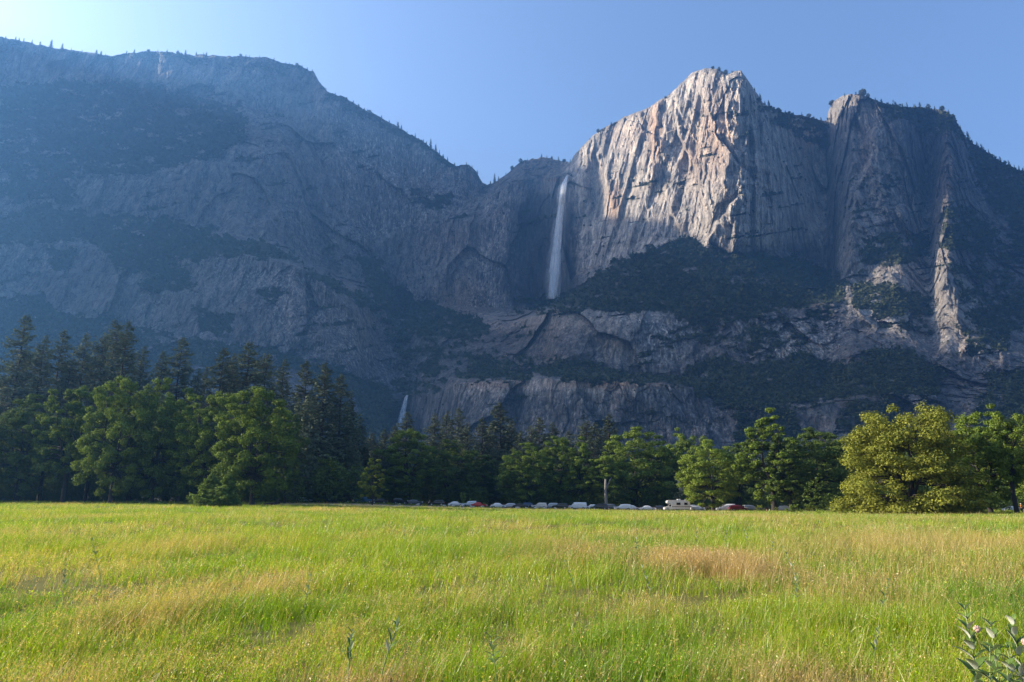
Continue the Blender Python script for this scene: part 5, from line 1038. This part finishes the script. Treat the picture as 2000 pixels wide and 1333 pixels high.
# ------------------------------------------------------------------ a person standing at the right edge
def person():
    Y = 122; x = at(1996.5, 1000, Y)[0]; z = tz(x, Y)
    skin = simple('skin', (.42, .26, .18), .6); top = simple('orange_cloth', (.80, .26, .02), .8); trs = simple('dark_cloth', (.05, .025, .06), .85); hat = simple('pale_cloth', (.72, .72, .62), .8); shoe = M_TRIM
    o = empty('person', (x, Y, z), R(-150)); tag(o, 'person in orange top, dark trousers and pale cap by the trunk at the right', 'person')
    def skinned(name, verts, edges, radii, m, root=0, par=o):
        me = bpy.data.meshes.new(name); me.from_pydata(verts, edges, []); me.materials.append(m); q = obj(name, me, par)
        md = q.modifiers.new('skin', 'SKIN'); md.use_smooth_shade = True
        for k, r_ in enumerate(radii): me.skin_vertices[0].data[k].radius = (r_, r_) if not hasattr(r_, '__len__') else r_
        for k in range(len(verts)): me.skin_vertices[0].data[k].use_root = (k == root)
        sb = q.modifiers.new('sub', 'SUBSURF'); sb.levels = 1; sb.render_levels = 1; return q
    V = [(0,0,.95),(0,0,1.15),(0,.01,1.36),(0,0,1.47),(0,-.02,1.56),(0,-.03,1.68)]; E = [(0,1),(1,2),(2,3),(3,4),(4,5)]; Rr = [(.16,.11),(.14,.10),(.17,.11),.055,(.085,.10),(.075,.09)]
    for s in (-1, 1):
        b = len(V); V += [(s*.10,0,.90),(s*.11,-.01,.50),(s*.12,.02,.09),(s*.13,-.13,.04)]; E += [(0,b),(b,b+1),(b+1,b+2),(b+2,b+3)]; Rr += [.085,.058,.042,.034]
        b = len(V); V += [(s*.20,0,1.40),(s*.26,.02,1.13),(s*.25,-.08,.90),(s*.25,-.11,.83)]; E += [(2,b),(b,b+1),(b+1,b+2),(b+2,b+3)]; Rr += [.06,.045,.033,(.036,.018)]; hnd = b + 3
        for f, (dx, ln) in enumerate(((-.026,.075),(-.009,.085),(.009,.08),(.026,.065))):
            c = len(V); V += [(s*.25+dx,-.125,.80),(s*.25+dx,-.125,.80-ln*.55),(s*.25+dx*.9,-.105,.80-ln)]; E += [(hnd,c),(c,c+1),(c+1,c+2)]; Rr += [.009,.0085,.007]
        c = len(V); V += [(s*.25-s*.04,-.13,.845),(s*.25-s*.052,-.15,.80)]; E += [(hnd,c),(c,c+1)]; Rr += [.011,.009]
    skinned('body', V, E, Rr, skin)
    SV = [(0,0,.93),(0,0,1.15),(0,.01,1.36),(0,0,1.45)]; SE = [(0,1),(1,2),(2,3)]; SR = [(.185,.135),(.165,.125),(.19,.13),(.075,.07)]
    for s in (-1, 1): b = len(SV); SV += [(s*.21,0,1.395),(s*.245,.01,1.20)]; SE += [(2,b),(b,b+1)]; SR += [.078,.066]
    skinned('shirt', SV, SE, SR, top)
    TV = [(0,0,.96)]; TE = []; TR = [(.17,.125)]
    for s in (-1, 1): b = len(TV); TV += [(s*.10,0,.86),(s*.11,-.01,.50),(s*.12,.02,.12)]; TE += [(0,b),(b,b+1),(b+1,b+2)]; TR += [.105,.08,.068]
    skinned('trousers', TV, TE, TR, trs)
    hm = MB(); an = np.linspace(0, math.pi / 2, 6)
    hm.tube([(0, -.03, 1.675 + .105 * math.sin(a)) for a in an], [.108 * max(.05, math.cos(a)) for a in an], 14); hm.box(-.07, .07, -.22, -.10, 1.672, 1.684); obj('cap', hm.mesh('cap', [hat], True), o)
    fm = MB(); v, f = blob(.5, (.014, .018, .02), 1); fm.add(v + np.array([0, -.125, 1.60]), t=f)
    for s in (-1, 1):
        v, f = blob(1.5, (.012, .02, .03), 1); fm.add(v + np.array([s*.088, -.02, 1.60]), t=f)
    obj('face', fm.mesh('face', [skin], True), o)
    em = MB()
    for s in (-1, 1): v, f = blob(2.5, (.013, .008, .009), 1); em.add(v + np.array([s*.034, -.112, 1.62]), t=f)
    v, f = blob(2.5, (.026, .006, .007), 1); em.add(v + np.array([0, -.112, 1.555]), t=f); obj('eyes_and_mouth', em.mesh('eyes_and_mouth', [M_TRIM]), o)
    for s in (-1, 1): sm = MB(); v, f = blob(4.5, (.05, .13, .05), 2); sm.add(v + np.array([s*.125, -.06, .045]), t=f); obj('shoe', sm.mesh('shoe', [shoe], True), o)
person()

# ------------------------------------------------------------------ milkweed and other tall leafy plants in the meadow
def weed_mat(name, c1, c2, tr):
    m, n, l, p = mat(name); tc = n.new('ShaderNodeTexCoord'); f = noise(n, l, tc.outputs['Object'], 14, 4, .6)
    l.new(mixc(n, l, f, c1, c2), p.inputs['Base Color']); p.inputs['Roughness'].default_value = .55
    t = n.new('ShaderNodeBsdfTranslucent'); t.inputs[0].default_value = (c2[0] * 1.1, c2[1] * 1.2, c2[2] * .6, 1); x = n.new('ShaderNodeMixShader'); x.inputs[0].default_value = tr
    l.new(p.outputs[0], x.inputs[1]); l.new(t.outputs[0], x.inputs[2]); l.new(x.outputs[0], n['Material Output'].inputs[0]); return m
M_WL = weed_mat('weed_leaf', (.07, .13, .02), (.14, .22, .035), .3); M_WU = weed_mat('weed_leaf_underside', (.38, .41, .34), (.58, .60, .52), .12); M_WS = weed_mat('weed_stem', (.12, .18, .04), (.22, .28, .08), .1); M_WF = weed_mat('weed_flower', (.50, .30, .26), (.70, .52, .46), .2)
def leaf_sheet(mb, base, az, el, L, w, curl, rng, lay):
    """one folded leaf; lay 0 = upper skin, 1 = pale underside just below it"""
    n = 7; d0 = np.array([math.cos(az), math.sin(az), 0]); sd = np.array([-math.sin(az), math.cos(az), 0]); P = np.array(base, float); rows = []; e = el
    for i in range(n):
        t = i / (n - 1); ww = w * math.sin(math.pi * min(1, (t * .93 + .06)) ** .8) * .62 * (1 if t < .98 else .1)
        d = d0 * math.cos(e) + np.array([0, 0, math.sin(e)]); up = -d0 * math.sin(e) + np.array([0, 0, math.cos(e)])
        off = up * (-.0012 if lay else .0)
        rows += [P - sd * ww + up * ww * .35 + off, P + off, P + sd * ww + up * ww * .35 + off]; P = P + d * (L / (n - 1)); e -= curl / n
    q = []
    for i in range(n - 1):
        for k in range(2): q.append((i * 3 + k, i * 3 + k + 1, i * 3 + k + 4, i * 3 + k + 3))
    mb.add(rows, q)
def weed(x, y, h, nl, leafL, leafW, label, seed, flowers=0, lean=(0, 0), upright=.7, zz=None, low=.18):
    rng = np.random.default_rng(seed); z = tz(x, y); o = empty('milkweed_plant', (x, y, z)); tag(o, label, 'plant', 'milkweed plants in the meadow')
    st = MB(); tt = np.linspace(0, 1, 7); pts = np.stack([lean[0] * tt ** 1.5 * h, lean[1] * tt ** 1.5 * h, tt * h], 1); st.tube(pts, np.linspace(.0065, .003, 7) * (leafL / .15), 7); obj('stem', st.mesh('stem', [M_WS], True), o)
    A, B = MB(), MB(); ang = rng.uniform(0, 3)
    for k in range(nl):
        t = low + (1 - low) * (k + .5) / nl; b = np.array([np.interp(t, tt, pts[:, i]) for i in range(3)]); s = 1 - .55 * max(0, t - .55) / .45; s *= rng.uniform(.85, 1.15)
        for j in (0, 1):
            a = ang + j * math.pi + rng.normal(0, .2); el = upright * (.55 + .6 * t) + rng.normal(0, .15); sd = rng.integers(0, 9999); cu = rng.uniform(.4, 1.1)
            leaf_sheet(A, b, a, el, leafL * s, leafW * s, cu, rng, 0); leaf_sheet(B, b, a, el, leafL * s, leafW * s, cu, rng, 1)
        ang += math.pi / 2 + rng.normal(0, .25)
    na = sum(len(q) for q in A.q); A.add(np.concatenate(B.v), np.concatenate(B.q)); lm = A.mesh('leaves', [M_WL, M_WU], True)
    lm.polygons.foreach_set('material_index', (np.arange(len(lm.polygons)) >= na).astype(np.int32)); obj('leaves', lm, o)
    for k in range(flowers):
        t = .88 - .2 * k; b = np.array([np.interp(t, tt, pts[:, i]) for i in range(3)]) + np.array([rng.uniform(-.03, .03), -.045, .01]); fm = MB()
        for _ in range(34):
            u = rng.normal(size=3); u /= np.linalg.norm(u); v, f = blob(rng.uniform(0, 9), (.0055, .0055, .008), 1); fm.add(v + b + u * .016, t=f)
        obj('flower_cluster', fm.mesh('flower_cluster', [M_WF]), o)
    return o
x, y, _ = at(1916, 1333, 4.6); weed(x, y, at(1912, 1182, 4.6)[2] - tz(x, y), 17, .165, .056, 'large milkweed with broad silvery leaves at the bottom right corner', 3, 1, (-.03, 0), .95)
x, y, _ = at(1962, 1333, 4.45); weed(x, y, .80, 13, .16, .054, 'lower milkweed stem growing beside the large silvery one', 5, 0, (.06, .02), .85)
x, y, _ = at(2008, 1333, 4.7); weed(x, y, at(2000, 1212, 4.7)[2] - tz(x, y), 15, .165, .056, 'milkweed with a pink flower head cut by the right edge', 4, 2, (-.04, 0), .95)
for px, top, Y, nl_, sd_, lab in ((1934,1214,4.75,11,61,'milkweed stem right behind the large silvery one'), (1902,1262,4.5,9,62,'short milkweed stem at the left foot of the large silvery one'), (1980,1255,4.6,10,63,'middle milkweed stem between the two flowering ones'), (1950,1290,4.3,9,64,'lowest milkweed stem in the bottom right corner')):
    x, y, zt = at(px, top, Y); weed(x, y, zt - tz(x, y), nl_, .155, .054, lab, sd_, 0, (((sd_ * 7) % 5 - 2) * .05, 0), .8, low=.3)
for i, (px, top, Y, h_, ll, lw, lab) in enumerate([
 (213,1050,11.5,None,.17,.03,'dark narrow-leaved milkweed in the bright grass at the left'), (684,1232,5.6,None,.17,.028,'milkweed with a bent tip left of the reddish grass at the bottom'), (744,1216,5.9,None,.19,.026,'spreading narrow-leaved milkweed above the reddish grass at the bottom'), (974,1238,5.7,None,.17,.028,'forked milkweed at the bottom middle'),
 (1237,1041,15.5,None,.17,.045,'milkweed with a white glint left of the reddish mound'), (1282,1104,9.0,None,.13,.03,'upright bright green milkweed in front of the reddish mound'), (1358,1030,18,None,.14,.035,'grey milkweed behind the left end of the reddish mound'), (1408,1031,18.5,None,.15,.04,'tall grey milkweed behind the middle of the reddish mound'), (1463,1034,18,None,.15,.04,'grey milkweed behind the right end of the reddish mound'),
 (1500,1044,15.5,None,.13,.03,'small milkweed right of the reddish mound'), (1557,1066,11.5,None,.15,.03,'slender dark milkweed standing clear of the grass right of the mound'), (1553,1118,8.5,None,.12,.024,'thin milkweed low in the grass below the slender dark one'), (1699,1126,8.0,None,.13,.026,'pale milkweed among dry culms at the right'), (136,1090,9.5,None,.10,.02,'small dark milkweed left of the narrow-leaved one'), (595,1120,8.8,None,.12,.022,'thin milkweed in the middle of the left meadow'), (1128,1093,10,None,.12,.024,'small dark milkweed left of the dry tan tuft'), (790,1028,19,None,.13,.03,'pale milkweed far out in the middle meadow'), (1690,1222,6.2,None,.10,.02,'reddish-tipped milkweed low at the right')]):
    Y *= 1.2; x, y, zt = at(px, top, Y); weed(x, y, zt - tz(x, y), 4 + i % 2, ll, lw * 1.2, lab, 20 + i, 0, (((i * 7) % 5 - 2) * .13, ((i * 5) % 3 - 1) * .1), .8 + .15 * (i % 3), low=.55)

# ------------------------------------------------------------------ haze
def haze_box():
    mb = MB(); mb.box(-2900, 2900, -160, 3100, -14, 1720)
    m = bpy.data.materials.new('haze'); m.use_nodes = True; n = m.node_tree.nodes; n.remove(n['Principled BSDF'])
    v = n.new('ShaderNodeVolumePrincipled'); v.inputs['Color'].default_value = (.16, .43, .98, 1); v.inputs['Density'].default_value = .000145; v.inputs['Anisotropy'].default_value = .52
    m.node_tree.links.new(v.outputs[0], n['Material Output'].inputs['Volume'])
    tag(obj('haze', mb.mesh('haze', [m])), kind='stuff')
haze_box()
